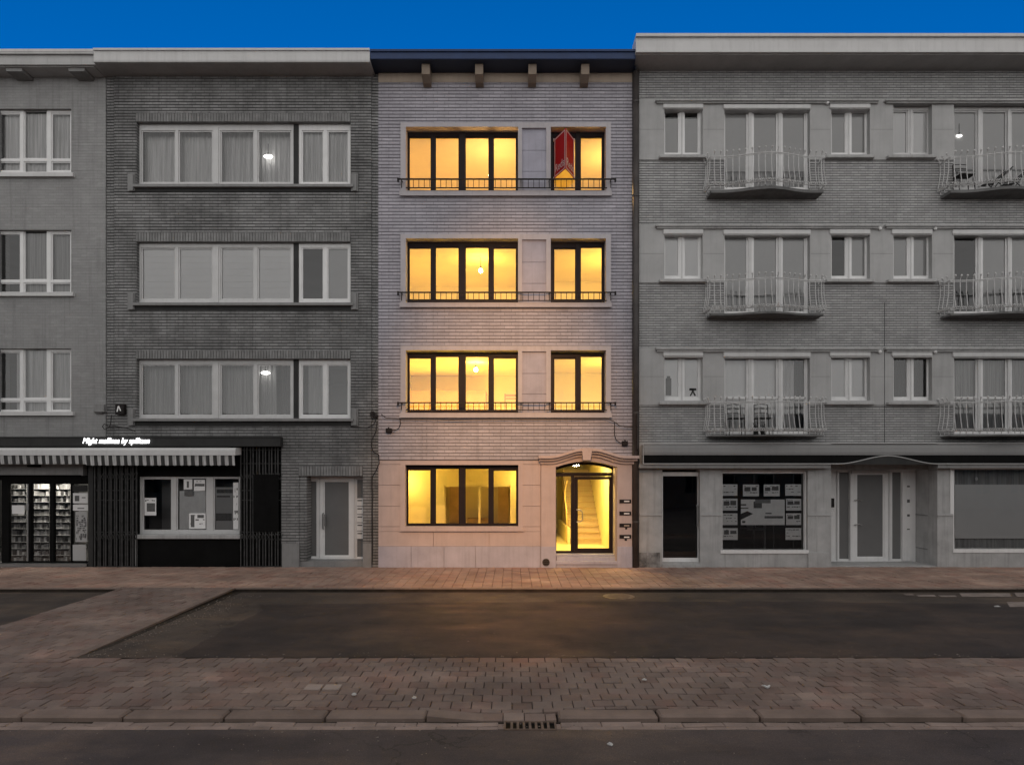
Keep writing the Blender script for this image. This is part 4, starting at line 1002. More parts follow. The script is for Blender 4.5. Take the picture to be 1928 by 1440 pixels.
# cables and boxes on the facades
def cable(name, pts, Y, label, r=.012):
    b = MB(); P = [Vector((wx(x, Y), Y + (q[0] if q else 0), wz(y, Y))) for x, y, *q in pts]
    o = b.tube(P, r, 6).build(name, MT['cable'], loc=tuple(P[0])); return tag(o, label, 'cable')
cable('cable', [(718, 780), (727, 787), (760, 788), (850, 790.5), (960, 788.5), (1060, 789), (1140, 787), (1155, 793), (1166, 801), (1176, 803), (1192, 804)], -.135, 'long black cable strung under the first floor sill of the lit house')
cable('cable', [(1157, 795), (1157, 818), (1160, 828), (1167, 833), (1172, 833)], -.10, 'short black cable dropping to the right junction box of the lit house')
cable('cable', [(753, 788), (754, 797), (751, 806), (745, 809.5), (737, 810)], -.10, 'short black cable curling to the left junction box of the lit house')
cable('cable', [(710, 795), (708, 812), (700, 828), (699, 838), (702, 850), (713, 856), (714, 872), (708, 886), (701, 897), (700, 915), (702, 930), (701, 960), (701.5, 1000), (701.5, 1030), (700.5, 1062)], -.10, 'black cable snaking down to the pavement between the dark brick house and the lit house', .014)
cable('cable', [(210, 781), (208, 800), (203, 806), (196, 808), (193, 803), (196, 798), (205, 803), (216, 802), (240, 806), (255, 812)], -.10, 'tangled black cable on the dark brick left end above the signboard')
cable('cable', [(660, 803), (690, 805), (703, 800), (708, 790)], -.10, 'black cable running from the sill end of the dark brick house to the cable coil')
b = MB(); P = [Vector((wx(704 + 7 * math.cos(a) * (1 - a * .02), -.1), -.10 + .02 * math.sin(a * 2), wz(781 + 6 * math.sin(a * 1.1), -.1))) for a in [k * .42 for k in range(46)]]
tag(b.tube(P, .016, 6).build('cable_coil', MT['cable'], loc=tuple(P[0])), 'tangled black cable coil at the joint between the dark brick house and the lit house', 'cable')
for px, py, l in ((731.5, 810.5, 'small dark junction box on the left side of the lit house'), (1177, 834.5, 'small dark junction box above the right end of the entrance hood')):
    t = thing('junction_box', (wx(px), -.1, wz(py)), l, 'junction box'); b = MB(); b.pbox(px - 5.5, px + 5.5, -.12, -.02, py - 4.5, py + 4.5, bev=.012); b.build('cover', MT['iron'], t)
    b = MB(); b.tube([(wx(px, -.1), -.08, wz(py - 4.4, -.1)), (wx(px, -.1), -.08, wz(py - 6.5, -.1))], .02, 8); b.build('cable_gland', MT['iron'], t)
t = thing('wall_box', (wx(225), -.1, wz(770)), 'black square wall box with a pale arrow shaped mark on the dark brick', 'wall box')
b = MB(); b.pbox(216, 233, -.16, -.03, 760, 780, bev=.015); b.build('cover', MT['iron'], t)
b = MB(); Yq = -.163; b.prism([(wx(219, Yq), wz(775, Yq)), (wx(221.5, Yq), wz(775, Yq)), (wx(223.5, Yq), wz(767, Yq)), (wx(226, Yq), wz(774, Yq)), (wx(228, Yq), wz(773, Yq)), (wx(224, Yq), wz(763.5, Yq)), (wx(221.5, Yq), wz(764.5, Yq))], Yq, -.16, 'y'); b.build('mark', MT['blind'], t)
# downpipe between the lit house and the pale house
t = thing('downpipe', (wx(1197), -.08, 0), 'dark zinc downpipe between the lit house and the pale house', 'downpipe')
b = MB(); x = wx(1196.8, -.08); b.tube([(x, -.10, .0), (x, -.10, wz(136, -.1))], .085, 12); b.build('pipe', MT['pipe'], t, True)
b = MB(); x2 = wx(1200.5, -.2); b.tube([(x2, -.21, wz(803, -.2)), (x2, -.21, wz(778, -.2))], .04, 8); b.tube([(x2, -.21, wz(846, -.2)), (x2, -.21, wz(804, -.2))], .03, 8); b.build('cable_duct', MT['cable'], t)
for zz in (1.2, 4.1, 7.0, 9.9, 12.4):
    b = MB(); b.tube([(x, -.10, zz), (x, -.10, zz + .05)], .095, 12); b.build('bracket', MT['pipe'], t)
b = MB(); b.box(wx(1190.6), wx(1204.5), .05, .5, 0, wz(97)); b.build('recess_wall', MT['pipe'], B2)
b = MB(); b.box(wx(703), wx(713), 5, 9, 0, 13); b.box(wx(713), wx(1203), 8.8, 9, 0, 13.3); b.build('back_wall', MT['dim'], B2)
b = MB(); b.box(wx(709.5), wx(1203), .31, 9.0, z + .21, z + .3); b.build('roof', MT['navy'], B2)
# ================================================================== right: pale house with balconies
B3 = thing('apartment_building', (wx(1700), 0, 0), 'pale grey apartment building with bowed iron balconies at the right edge', 'apartment building')
FR = -.02; XE = 2200
FD = [(1364, 1525), (1796, 1962)]                    # balcony doors
b = MB()
for y0, y1 in ((130, 185.5), (301, 422), (532, 654), (762.5, 834)): b.pplate((1203.5, y0, XE, y1), [(a, 195, c, 357) for a, c in FD] + [(a, 430, c, 591) for a, c in FD] + [(a, 660, c, 817) for a, c in FD], FR, .35, (.066, .020, .018))
b.build('wall', MT['pale_brick'], B3)
SM = [(1251, 1323), (1565, 1638), (1682, 1755)]      # small windows
FL = [dict(s0=186, s1=301, box0=195, box1=205, p0=212, p1=287, w1=291, sill=291, d0=211, hood=186.5, dbot=352),
      dict(s0=422.5, s1=532, box0=431, box1=441.5, p0=445, p1=519, w1=525, sill=525, d0=446, hood=422.5, dbot=586),
      dict(s0=654.5, s1=762.5, box0=661, box1=672, p0=674, p1=747, w1=754, sill=756, d0=675, hood=654.5, dbot=812)]
for fi, f in enumerate(FL):
    hol = [(a, f['box0'], c, f['w1']) for a, c in SM] + [(a, f['box0'], c, f['dbot'] + 20) for a, c in FD]
    b = MB(); b.pplate((1203.5, f['s0'], XE, f['s1']), hol, -.045, .35); st = b.build('stone_band', MT['grey_stone'], B3)
    jy = f['s0'] + (f['s1'] - f['s0']) * .50
    for a, c in ((1204, 1250), (1325, 1363), (1527, 1563), (1640, 1681), (1757, 1795)):
        b = MB(); b.pbox(a, c, -.0465, -.044, jy, jy + .8); b.build('stone_joint', MT['plinth'], st)
    for a, c in ((1235, 1656), (1668, XE)):
        b = MB(); b.pbox(a, c, -.16, -.045, f['hood'] - .5, f['hood'] + 3); b.pbox(a + 2, c - 2, -.115, -.045, f['hood'] + 3.2, f['hood'] + 7.5); b.build('hood_mould', MT['grey_stone_b'], B3)
    Y = .10
    for si, (a, c) in enumerate(SM):
        hasbox = not (fi == 0 and si == 2)
        w = c - a
        ps = [(a + w * .025, f['p0'], a + w * .36, f['p1']), (a + w * .54, f['p0'], a + w * .875, f['p1'])]
        if not hasbox: ps = [(a + 1.5, f['p0'] - 2, a + 25.5, f['p1']), (a + 39, f['p0'] - 2, a + 64, f['p1'])]
        W = window(B3, 'window', (a, f['box1'] if hasbox else f['box0'] + 5, c, f['w1']), ps, Y, MT['white_b'] if (fi == 0 and si == 2) else MT['white'])
        b = MB(); b.pbox(a + w * .44, a + w * .475, Y - .02, Y - .001, f['box1'] + 1, f['w1'] - 1); b.pbox(c - w * .06, c - w * .03, Y - .03, Y - .001, f['box1'] + 1, f['w1'] - 1); b.build('mullion', MT['white_b'], W)
        if hasbox:
            b = MB(); b.pbox(a - 2, c + 1.5, -.09, .3, f['box0'], f['box1'] - 1.5, bev=.012); b.pbox(a - 1, c + 1, -.06, .3, f['box1'] - 1.5, f['box1'] + .5, Y=-.06); b.build('shutter_box', MT['white_b'], W)
        b = MB(); b.pbox(a - 9, c + 10, -.16, .1, f['sill'], f['sill'] + 5.5, bev=.01); b.build('sill', MT['grey_stone_b'], W)
    for di, (a, c) in enumerate(FD):
        hasbox = not (fi == 0 and di == 1)
        ps = [(a + 2, f['d0'], a + 42, f['dbot']), (a + 56, f['d0'], a + 98, f['dbot']), (a + 110.5, f['d0'], a + 151, f['dbot'])]
        if fi == 2 or (fi == 2 and di): 
            tr = f['d0'] + 72; ps = [(p[0], p[1], p[2], tr) for p in ps] + [(p[0], tr + 5, p[2], p[3]) for p in ps]
        W = window(B3, 'balcony_door', (a, f['box1'] if hasbox else f['box0'] + 5, c, f['dbot'] + 5), ps, Y, MT['white'] if (fi, di) != (0, 1) else MT['white_b'])
        b = MB()
        for u in (a + 46, a + 102): b.pbox(u, u + 5, Y - .025, Y - .001, f['box1'] + 1, f['dbot'])
        b.build('mullion', MT['white_b'], W)
        if hasbox:
            b = MB(); b.pbox(a - 1.5, c + 2, -.09, .3, f['box0'] + 1, f['box1'] - .5, bev=.012); b.pbox(a - 1, c + 1.5, -.06, .3, f['box1'] - .5, f['box1'] + 1.5, Y=-.06); b.build('shutter_box', MT['white_b'], W)
    for px in ((1657, 1761) if fi else (1558,)):
        b = MB(); b.ball(Vector((wx(px, -.1), -.1, wz(f['s0'] + 8, -.1))), .045); b.build('cable_cap', MT['white'], B3)
# what hangs behind the panes
T = ['top floor', 'second floor', 'first floor']
P3 = 'of the pale house'
def bl(a, c, y0, y1, m, lab):
    if len(lab.split()) > 16: lab = lab.replace(' of the pale house', '').replace(' in the left half of', ' left half of')
    blind(a, y0, c, y1, .165, MT[m], lab)
bl(1252, 1320, 224, 292, 'blind_b', 'grey roller blind in the top floor small window next to the downpipe ' + P3)
bl(1563, 1637, 205, 292, 'blind_b', 'grey roller blind in the top floor small window right of the left balcony ' + P3)
bl(1680, 1752, 198, 292, 'blind', 'pale roller blind in the top floor small window beside the lamp reflection ' + P3)
bl(1251, 1320, 440, 520, 'blind', 'pale roller blind in the second floor small window next to the downpipe ' + P3)
bl(1590, 1636, 440, 526, 'blind_b', 'grey roller blind in the right half of the second floor tilted window ' + P3)
bl(1683, 1752, 440, 526, 'blind_b', 'grey roller blind in the second floor small window between the balconies ' + P3)
bl(1252, 1290, 670, 752, 'blind', 'pale roller blind behind the vase in the first floor small window ' + P3)
bl(1563, 1637, 670, 752, 'blind', 'pale roller blind in the first floor small window right of the left balcony ' + P3)
bl(1288, 1320, 670, 752, 'blind', 'pale roller blind behind the ornament in the first floor small window ' + P3)
bl(1364, 1520, 205, 322, 'blind_b', 'wide grey roller blind behind the top left balcony ' + P3)
bl(1796, 1960, 198, 318, 'blind_b', 'wide grey roller blind behind the top right balcony ' + P3)
bl(1364, 1520, 440, 556, 'blind_b', 'wide grey roller blind behind the middle left balcony ' + P3)
bl(1848, 1962, 440, 550, 'blind_b', 'grey roller blind behind the middle right balcony ' + P3)
curtain(1362, 312, 1522, 356, .22, MT['net_b'], 'low grey half curtain behind the top left balcony ' + P3, seed=31)
curtain(1796, 322, 1960, 356, .22, MT['net_l'], 'low pale half curtain behind the top right balcony ' + P3, seed=32)
curtain(1362, 552, 1522, 590, .22, MT['net_b'], 'low grey half curtain behind the middle left balcony ' + P3, seed=33)
curtain(1848, 545, 1962, 590, .22, MT['net_b'], 'low grey half curtain behind the middle right balcony ' + P3, seed=34)
curtain(1362, 668, 1470, 818, .22, MT['blind'], 'flat pale curtain behind the lowest left balcony ' + P3, amp=.012, wl=.4, seed=35)
curtain(1472, 668, 1495, 818, .2, MT['net_l'], 'pale curtain strip at the right of the lowest left balcony door ' + P3, amp=.02, seed=36)
curtain(1494, 668, 1522, 818, .24, MT['net_d'], 'dark curtain at the right leaf of the lowest left balcony door ' + P3, amp=.03, seed=37)
curtain(1796, 668, 1962, 818, .22, MT['net_b'], 'grey pleated curtain behind the lowest right balcony ' + P3, seed=38)
curtain(1683, 668, 1752, 752, .2, MT['net_d'], 'dark pleated curtain in the first floor small window between the balconies ' + P3, seed=39)
lamp(1806, 256, .145, .05, 4.0, 'glowing stand-in for a lamp reflection in the top right balcony door of the pale house', name='window_glint')  # reflection of a street lamp, added as a glowing shape
t = thing('vase', (wx(1260, .15), .15, wz(746, .15)), 'dark square vase on the first floor window ledge next to the downpipe', 'vase'); b = MB(); b.pbox(1254, 1264, .13, .16, 712, 744); b.build('body', MT['plinth'], t); b = MB(); b.pbox(1256, 1262, .135, .155, 708, 712); b.build('neck', MT['plinth'], t)
t = thing('figurine', (wx(1304, .15), .15, wz(746, .15)), 'small dark ornament standing in the right half of the first floor small window', 'ornament'); b = MB(); b.pbox(1298, 1311, .14, .15, 731, 735); b.tube([(wx(1300, .145), .145, wz(745, .145)), (wx(1306, .145), .145, wz(733, .145))], .02, 6); b.tube([(wx(1309, .145), .145, wz(745, .145)), (wx(1303, .145), .145, wz(733, .145))], .02, 6); b.build('body', MT['charcoal'], t)
# balconies
M_SLAB = plain('balcony_concrete', .15, .85, .3, 3, .4, .3)
def bal(pc, top, base, slab0, slab1, k, half=111.0):
    t = bpy.data.objects.new('balcony', None); C.objects.link(t); t.parent = B3; t.location = (wx(pc) - B3.location.x, 0, 0)
    X0 = wx(pc, -.46); W = (half - 4) / S * .965
    d1, d2 = .42, .66
    zs1 = wz(slab1, -.25); zs0 = wz(slab0, -.30)
    prof = lambda u: -(d1 + (d2 - d1) * (.5 + .5 * math.cos(min(1, abs(u) / (W * .80)) * PI)))
    b = MB(); n = 30
    pl = [(X0 + W, .0)] + [(X0 + W - 2 * W * i / n, prof(W - 2 * W * i / n)) for i in range(n + 1)] + [(X0 - W, .0)]
    b.prism(pl, wz(slab0 + 1.5, -.42), zs0, 'z')
    s = b.build('slab', M_SLAB, t)
    # railing path, just outside the slab edge
    zt, zb = wz(top, -.42), zs0 + .06
    path = [(X0 - W - .03, -.04), (X0 - W - .03, -.22)] + [(X0 - W - .02 + 2 * (W + .02) * i / 24, prof(-W + 2 * W * i / 24) - .03) for i in range(25)] + [(X0 + W + .03, -.22), (X0 + W + .03, -.04)]
    b = MB(); b.tube([(x, y, zt) for x, y in path], .016, 6); b.tube([(x, y, zb + .05) for x, y in path], .014, 6); b.tube([(x, y, zt - .035) for x, y in path], .008, 5)
    b.build('railing', MT['pale_iron'], t)
    pts = []
    # even spacing along the path
    acc = 0; segs = list(zip(path, path[1:]))
    tot = sum(math.hypot(q[0] - p[0], q[1] - p[1]) for p, q in segs); nb = 25
    for i in range(nb):
        d = tot * (i + .15) / (nb - .7); 
        for p, q in segs:
            L_ = math.hypot(q[0] - p[0], q[1] - p[1])
            if d <= L_: break
            d -= L_
        u = min(1, d / L_); x, y = p[0] + (q[0] - p[0]) * u, p[1] + (q[1] - p[1]) * u
        nx, ny = (q[1] - p[1]) / L_, -(q[0] - p[0]) / L_
        pts.append((x, y, nx, ny))
    for (x, y, nx, ny) in pts:
        H = zt - zb; b = MB()
        O = lambda o, z: (x + nx * o, y + ny * o, z)
        b.tube([O(.05, zt + .115), O(.045, zt + .09), O(.012, zt + .05), O(.0, zt), O(.004, zb + H * .6), O(.035, zb + H * .32), O(.06, zb + H * .17), O(.045, zb + .10), O(.0, zb + .05), O(-.01, zb - .03)], .0115, 5)
        b.ball(Vector(O(.055, zt + .118)), .026, 1, 1, 1.25, 6, 5)
        tx, ty = -ny, nx
        for sg in (-1, 1):     # small scrolls at the foot
            cs = []
            for a in range(9):
                an = a / 8 * 1.6 * PI; r_ = .038 * (1 - a / 11)
                cs.append((x + tx * sg * (.042 + r_ * math.cos(an)) + nx * .045, y + ty * sg * (.042 + r_ * math.cos(an)) + ny * .045, zb + .075 + r_ * math.sin(an)))
            b.tube(cs, .011, 4)
        b.build('baluster', MT['pale_iron'], t)
    return t
for k, (tp, bs, s0, s1) in enumerate(((296.5, 358, 361.5, 369), (529, 590, 592.5, 600), (757.5, 818, 820, 826))):
    bal(1446, tp, bs, s0, s1, k); bal(1898, tp, bs, s0, s1, k)
# chairs and things standing on the balconies
def bchair(px, Y, zfl, label, mat='iron', tilt=0):
    t = thing('balcony_chair', (wx(px, Y), Y, zfl), label, 'chair'); x = wx(px, Y); w = .21
    for sx in (-1, 1):
        for yy in (Y - .12, Y + .12):
            b = MB(); b.tube([(x + sx * w, yy, zfl), (x + sx * w * .9, yy, zfl + .44)], .012, 6); b.build('leg', MT[mat], t)
    b = MB(); b.box(x - w, x + w, Y - .14, Y + .14, zfl + .44, zfl + .465, .01); b.build('seat', MT[mat], t)
    b = MB()
    for sx in (-1, 1): b.tube([(x + sx * w * .9, Y + .13, zfl + .46), (x + sx * w * .85, Y + .17, zfl + .84)], .011, 6)
    for q in (.60, .72, .83): b.tube([(x - w * .86, Y + .15, zfl + q), (x, Y + .17, zfl + q + .02), (x + w * .86, Y + .15, zfl + q)], .010, 6)
    b.build('backrest', MT[mat], t)
zb1 = wz(820, -.3) + .005; zb3 = wz(361.5, -.3) + .005
bchair(1385, -.22, zb1, 'dark metal folding chair on the left of the lowest left balcony')
bchair(1437, -.26, zb1, 'dark metal chair beside the plant pots on the lowest left balcony')
for px, l in ((1424, 'left one of two dark plant pots on the lowest left balcony'), (1437, 'right one of two dark plant pots on the lowest left balcony')):
    Yq = -.46; t = thing('plant_pot', (wx(px, Yq), Yq, zb1), l, 'plant pot'); b = MB(); c = (wx(px, Yq), Yq)
    b.tube([(c[0], c[1], zb1), (c[0], c[1], zb1 + .10), (c[0], c[1], zb1 + .13)], [.055, .08, .085], 10); b.build('pot', MT['charcoal'], t)
    b = MB(); rp = random.Random(px)
    for i in range(46):
        o = Vector((c[0] + rp.uniform(-.08, .08), c[1] + rp.uniform(-.06, .06), zb1 + rp.uniform(.14, .34))); a = rp.uniform(0, 6.3); d = Vector((math.cos(a), math.sin(a), rp.uniform(-.3, .6))) * .05; e = Vector((-math.sin(a), math.cos(a), 0)) * .02
        b.quad(o - e * .3, o + d * .5 - e, o + d, o + d * .5 + e)
    for i in range(5): b.tube([(c[0], c[1], zb1 + .12), (c[0] + rp.uniform(-.06, .06), c[1] + rp.uniform(-.05, .05), zb1 + .28)], .005, 4)
    b.build('foliage', plain('pot_leaves', .05, .6, .3, 20), t)
def lounger(px, Y, zfl, label):
    t = thing('deck_chair', (wx(px, Y), Y, zfl), label, 'deck chair'); x = wx(px, Y)
    b = MB()
    for yy in (Y - .13, Y + .13): b.tube([(x - .33, yy, zfl + .22), (x, yy, zfl + .30), (x + .38, yy, zfl + .62)], .013, 6); b.tube([(x - .15, yy, zfl), (x + .2, yy, zfl + .47)], .012, 6); b.tube([(x + .25, yy, zfl), (x - .1, yy, zfl + .28)], .012, 6)
    b.build('frame', MT['charcoal'], t)
    b = MB(); q = [(x - .33, zfl + .21), (x, zfl + .27), (x + .36, zfl + .59), (x + .38, zfl + .56), (x, zfl + .24), (x - .33, zfl + .19)]; b.prism(q, Y - .12, Y + .12, 'y'); b.build('canvas', MT['plinth'], t)
lounger(1873, -.26, zb3, 'grey reclined deck chair on the top right balcony')
bchair(1815, -.2, zb3, 'dark metal chair on the left of the top right balcony')
lounger(1908, -.2, zb3, 'second deck chair at the right end of the top right balcony')
# cornice
Yc = -.68; xa = wx(1197, Yc)
b = MB()
for y0, y1, off in ((66, 71.5, -.06), (71.5, 79.5, 0), (79.5, 97.5, -.03), (97.5, 101, -.05)): b.box(xa, wx(XE), Yc + off, -.2, wz(y1, Yc) + .001, wz(y0, Yc))
co = b.build('cornice', MT['eave'], B3)
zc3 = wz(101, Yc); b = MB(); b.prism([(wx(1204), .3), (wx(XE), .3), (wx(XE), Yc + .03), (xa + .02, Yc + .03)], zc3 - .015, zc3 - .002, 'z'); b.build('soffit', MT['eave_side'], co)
b = MB(); b.box(wx(1204), wx(XE), -.195, .3, zc3 + .001, wz(75, Yc)); b.build('parapet', MT['eave'], co)
b = MB(); b.pbox(1665, 1666, -.0235, -.019, 570, 652); b.pbox(1665, 1666, -.0475, -.044, 655, 762); b.pbox(1665, 1666, -.0235, -.019, 763, 833); b.build('wall_crack', MT['charcoal'], B3)
shell(B3, 1206, XE, zc3 + .1, (3.3, 6.4, 9.6), MT['dim'])
# fascia sign above the ground floor
FS = thing('shop_fascia', (wx(1570), -.2, wz(873)), 'long plain fascia box over the pale ground floor, with a sky reflection painted above black', 'shop fascia')
Yf = -.34; pr = [(Yf, wz(856.5, Yf)), (Yf - .01, wz(851, Yf)), (Yf, wz(842, Yf)), (Yf + .03, wz(836.5, Yf)), (0.0, wz(836, Yf)), (0.0, wz(856, Yf))]
b = MB(); b.prism(pr, wx(1213, Yf), wx(XE, Yf), 'x'); b.build('upper_panel', plain('fascia_sky_reflection', .25, .5, .06, 1.2, .15), FS)  # grey is the sky mirrored in a black panel, put into colour
b = MB(); b.box(wx(1213, Yf), wx(XE, Yf), Yf + .012, -.02, wz(872, Yf), wz(856.6, Yf)); b.build('lower_panel', MT['black'], FS)
tr = plain('fascia_trim', .42, .4, .05, 3)
def bump_(px):
    t = abs(px - 1672) / 92.0; return 0 if t >= 1 else 15.0 * (1 - (3 * t * t - 2 * t ** 3))
b = MB(); xs_ = [1211 + (XE - 1211) * i / 240 for i in range(241)]
b.tube([(wx(p, Yf), Yf, wz(873 - bump_(p), Yf)) for p in xs_], .014, 6)
b.tube([(wx(1211, Yf), Yf, wz(834.5, Yf)), (wx(XE, Yf), Yf, wz(834.5, Yf))], .016, 6); b.tube([(wx(1211, Yf), Yf, wz(834.5, Yf)), (wx(1211, Yf), Yf, wz(873, Yf))], .014, 6); b.build('trim', tr, FS)
b = MB()
for i in range(40):
    pa, pb_ = 1580 + 184 * i / 40, 1580 + 184 * (i + 1) / 40
    q = [(wx(pa, Yf), wz(874.2, Yf)), (wx(pb_, Yf), wz(874.2, Yf)), (wx(pb_, Yf), wz(874.1 - bump_(pb_), Yf)), (wx(pa, Yf), wz(874.1 - bump_(pa), Yf))]
    b.prism(q, Yf - .004, Yf + .011, 'y')
bmesh.ops.remove_doubles(b.bm, verts=b.bm.verts, dist=1e-5)
b.build('arch_infill', MT['charcoal'], FS)
# ground floor
G0 = 878
YG = -.04
MT['stained'] = plain('sooty_stone', .24, .85, .75, 3.5, .8, .4)
hol = [(1247, 884, 1318, 1070), (1360, 886, 1521, 1037), (1565, 800, 1765, 1085), (1795, 880, 2010, 1036)]
b = MB(); b.pplate((1203.5, 834, 1565, 1084), hol[:2], YG, .35); gs = b.build('ground_floor_wall', MT['grey_stone_b'], B3)
b = MB(); b.pplate((1765, 834, XE, 1084), hol[3:], YG, .35); b.build('ground_floor_wall', MT['grey_stone_b'], B3)
b = MB()
for a, c in ((1204, 1246.5), (1318.5, 1359.5), (1521.5, 1564.5), (1765.5, 1794.5)): b.pbox(a, c, YG - .02, YG, 967.5, 970.5)
b.pbox(1537, 1539, YG - .004, YG + .01, 884, 1084); b.build('dado_line', MT['grey_stone'], gs)
b = MB()
for a, c in ((1203.5, 1243), (1522, 1564.5)):
    b = MB(); b.pbox(a, c, YG - .03, YG, 1040, 1084); b.build('plinth', MT['stained'] if a < 1300 else MT['grey_stone_b'], gs)
b = MB(); b.pbox(1316, 1564, -.3, YG, 873.5, 881); b.pbox(1766, XE, -.3, YG, 873.5, 881); b.pbox(1204, 1316, -.3, YG, 873.5, 881); b.build('frieze', MT['plinth'], gs)
Y = .10
D = window(B3, 'door', (1247, 890, 1317, 1056), [(1248.5, 896, 1314, 1050)], Y, MT['white'], MT['glass_d'], grow=1.5)
b = MB(); hy = Y - .07; b.tube([(wx(1313, hy), Y, wz(953, hy)), (wx(1313, hy), hy, wz(954, hy)), (wx(1313, hy), hy, wz(989, hy)), (wx(1313, hy), Y, wz(990, hy))], .018, 8); b.pbox(1311, 1318, hy - .01, hy + .01, 950, 953); b.build('handle', MT['steel'], D)
b = MB(); b.pbox(1245, 1326, -.02, .5, 1058, 1084); b.pbox(1247, 1320, -.08, .5, 1063, 1084); b.build('step', MT['grey_stone_b'], B3)
W = window(B3, 'shop_window', (1359, 887, 1521, 1037), [(1361, 891, 1514, 1034.5)], Y, MT['white'], grow=1)
b = MB(); b.pbox(1515.5, 1518, Y - .03, Y, 888, 1036); b.pbox(1357, 1523, -.07, Y, 1035.5, 1041.5); b.build('sill', MT['white'], W)
b = MB(); b.box(wx(1320), wx(1535), 3.2, 3.3, 0, 2.9); b.box(wx(1206), wx(1535), .4, 3.2, 2.8, 2.9); b.box(wx(1206), wx(1535), .4, 3.2, .02, .06); b.box(wx(1530), wx(1538), .4, 3.2, 0.06, 2.8); b.box(wx(1206), wx(1210), .4, 3.2, .06, 2.8); b.box(wx(1206), wx(1322), 3.2, 3.3, .06, 2.8); b.build('office_interior', plain('office_wall', .035, .8, .2, 1), B3)
b = MB()
for k in range(4): b.pbox(1382 + k * 37, 1384 + k * 37, .21, .225, 888, 1034)
tag(b.build('display_rail', MT['charcoal'], loc=(wx(1440), .2, .5)), 'dark hanging rails holding the cards in the agency window', 'rail')
YP = .17
cards = [(1360.5, 911.5, 1388.5, 933), (1399, 912, 1429, 934), (1438, 912, 1468, 934), (1478.5, 911.5, 1508.5, 933), (1360.5, 938.5, 1388.5, 961), (1480, 938.5, 1508.5, 961), (1360.5, 966, 1388.5, 988), (1480, 966, 1508.5, 988), (1360.5, 994, 1389, 1016), (1479, 993.5, 1508.5, 1016)]
nm = ['top row, leftmost', 'top row, second from the left', 'top row, third from the left', 'top row, rightmost', 'second row, left column', 'second row, right column', 'third row, left column', 'third row, right column', 'bottom row, left column', 'bottom row, right column']
for i, (q, l) in enumerate(zip(cards, nm)):
    rp = random.Random(i * 3 + 2)
    t = poster(*q, YP, 'white listing card in the agency window, ' + l, 40 + i, None, 3, [(.06 + .45 * (k % 2) + rp.uniform(0, .05), .15 + rp.uniform(0, .08), .40 + .45 * (k % 2) + rp.uniform(0, .08), .48 + rp.uniform(0, .1)) for k in range(2)] if i % 3 else None, 'listing_card', 'card'); t['group'] = 'listing cards in the agency window'
PO = poster(1395, 940, 1477.5, 988, YP, 'large white poster with a dark diagonal picture in the middle of the agency window', 60, None, 0, [(.29, .08, .48, .34), (.56, .52, .70, .57), (.54, .65, .96, .74), (.03, .84, .1, .92), (0, .18, .12, .24), (0, .32, .17, .36)])
b = MB(); b.pbox(1422, 1451, YP - .006, YP - .003, 940, 947); b.build('header', MT['plinth'], PO)
b = MB(); yq = YP - .004; b.prism([(wx(1395, yq), wz(978, yq)), (wx(1395, yq), wz(967, yq)), (wx(1407, yq), wz(962, yq)), (wx(1418, yq), wz(967, yq))], yq, YP, 'y'); b.build('picture', MT['charcoal'], PO)
b = MB(); b.pbox(1439, 1442, 1.2, 1.26, 985, 1035, Y=1.2); b.box(wx(1405, 1.1), wx(1440, 1.1), 1.05, 1.6, .9, .94); b.box(wx(1412, 1.1), wx(1428, 1.1), 1.3, 1.36, .96, 1.2); tag(b.build('desk', MT['dim'], loc=(wx(1420, 1.2), 1.3, .06)), 'grey desk with a screen inside the agency window', 'desk')
# recessed entrance
Yr = .90
b = MB()
b.box(wx(1565) - .0, wx(1565) + .001, 0, 0, 0, 0) if False else None
x0, x1 = wx(1565), wx(1765)
b.box(x0 - .25, x0 - .002, .351, Yr + .3, -.1, 2.9); b.box(x1 + .002, x1 + .25, .351, Yr + .3, -.1, 2.9); b.box(x0 - .25, x1 + .25, .351, Yr + .3, 2.62, 2.9); b.build('porch_lining', MT['grey_stone_b'], B3)
b = MB(); b.box(x1 - .02, x1 + .001, .0, Yr, 1.35, 1.37); b.box(x1 - .012, x1 + .001, .0, Yr, .42, .44); b.build('porch_joint', MT['plinth'], gs)
pd = [(1581, 889, 1599, 1052), (1615, 893.5, 1663, 1047.5), (1681, 889, 1697, 1052)]
D = window(B3, 'door', (1563, 884, 1722, 1056), pd, Yr, MT['white'], None, gl=False, grow=2)
b = MB()
for q in pd: b.pbox(q[0] - 1, q[2] + 1, Yr + .035, Yr + .045, q[1] - 1, q[3] + 1)
b.build('pane', MT['frost'], D)
b = MB(); b.pbox(1600.5, 1602.5, Yr - .03, Yr - .001, 886, 1054); b.pbox(1674, 1676, Yr - .03, Yr - .001, 886, 1054); b.pbox(1576, 1578, Yr - .03, Yr - .001, 886, 1054); b.pbox(1604, 1672, Yr - .035, Yr - .001, 886, 891.5); b.build('frame_edge', MT['white_b'], D)
b = MB()
for py in (941, 987): yh = Yr - .06; b.tube([(wx(1611, yh), Yr, wz(py + 1, yh)), (wx(1611, yh), yh, wz(py + 1, yh)), (wx(1618, yh), yh, wz(py - 1, yh)), (wx(1623, yh), yh, wz(py + 1.5, yh))], .014, 8)
b.build('handle', MT['steel'], D)
b = MB(); b.pbox(1699, 1718, Yr - .03, Yr - .001, 904, 1055); bp_ = b.build('bell_panel', MT['white'], B3)
b = MB()
for py, h in ((914, 3), (940, 6), (968, 4), (995, 2)): b.pbox(1708, 1713, Yr - .035, Yr - .03, py, py + h)
b.build('bell_push', MT['ink'], bp_)
for k, (py0, py1) in enumerate(((938, 955), (957, 963))):
    b = MB(); b.pbox(1564.5, 1571, .30, .5, py0, py1); b.build('letterbox', MT['iron'] if k == 0 else MT['white_b'], B3)
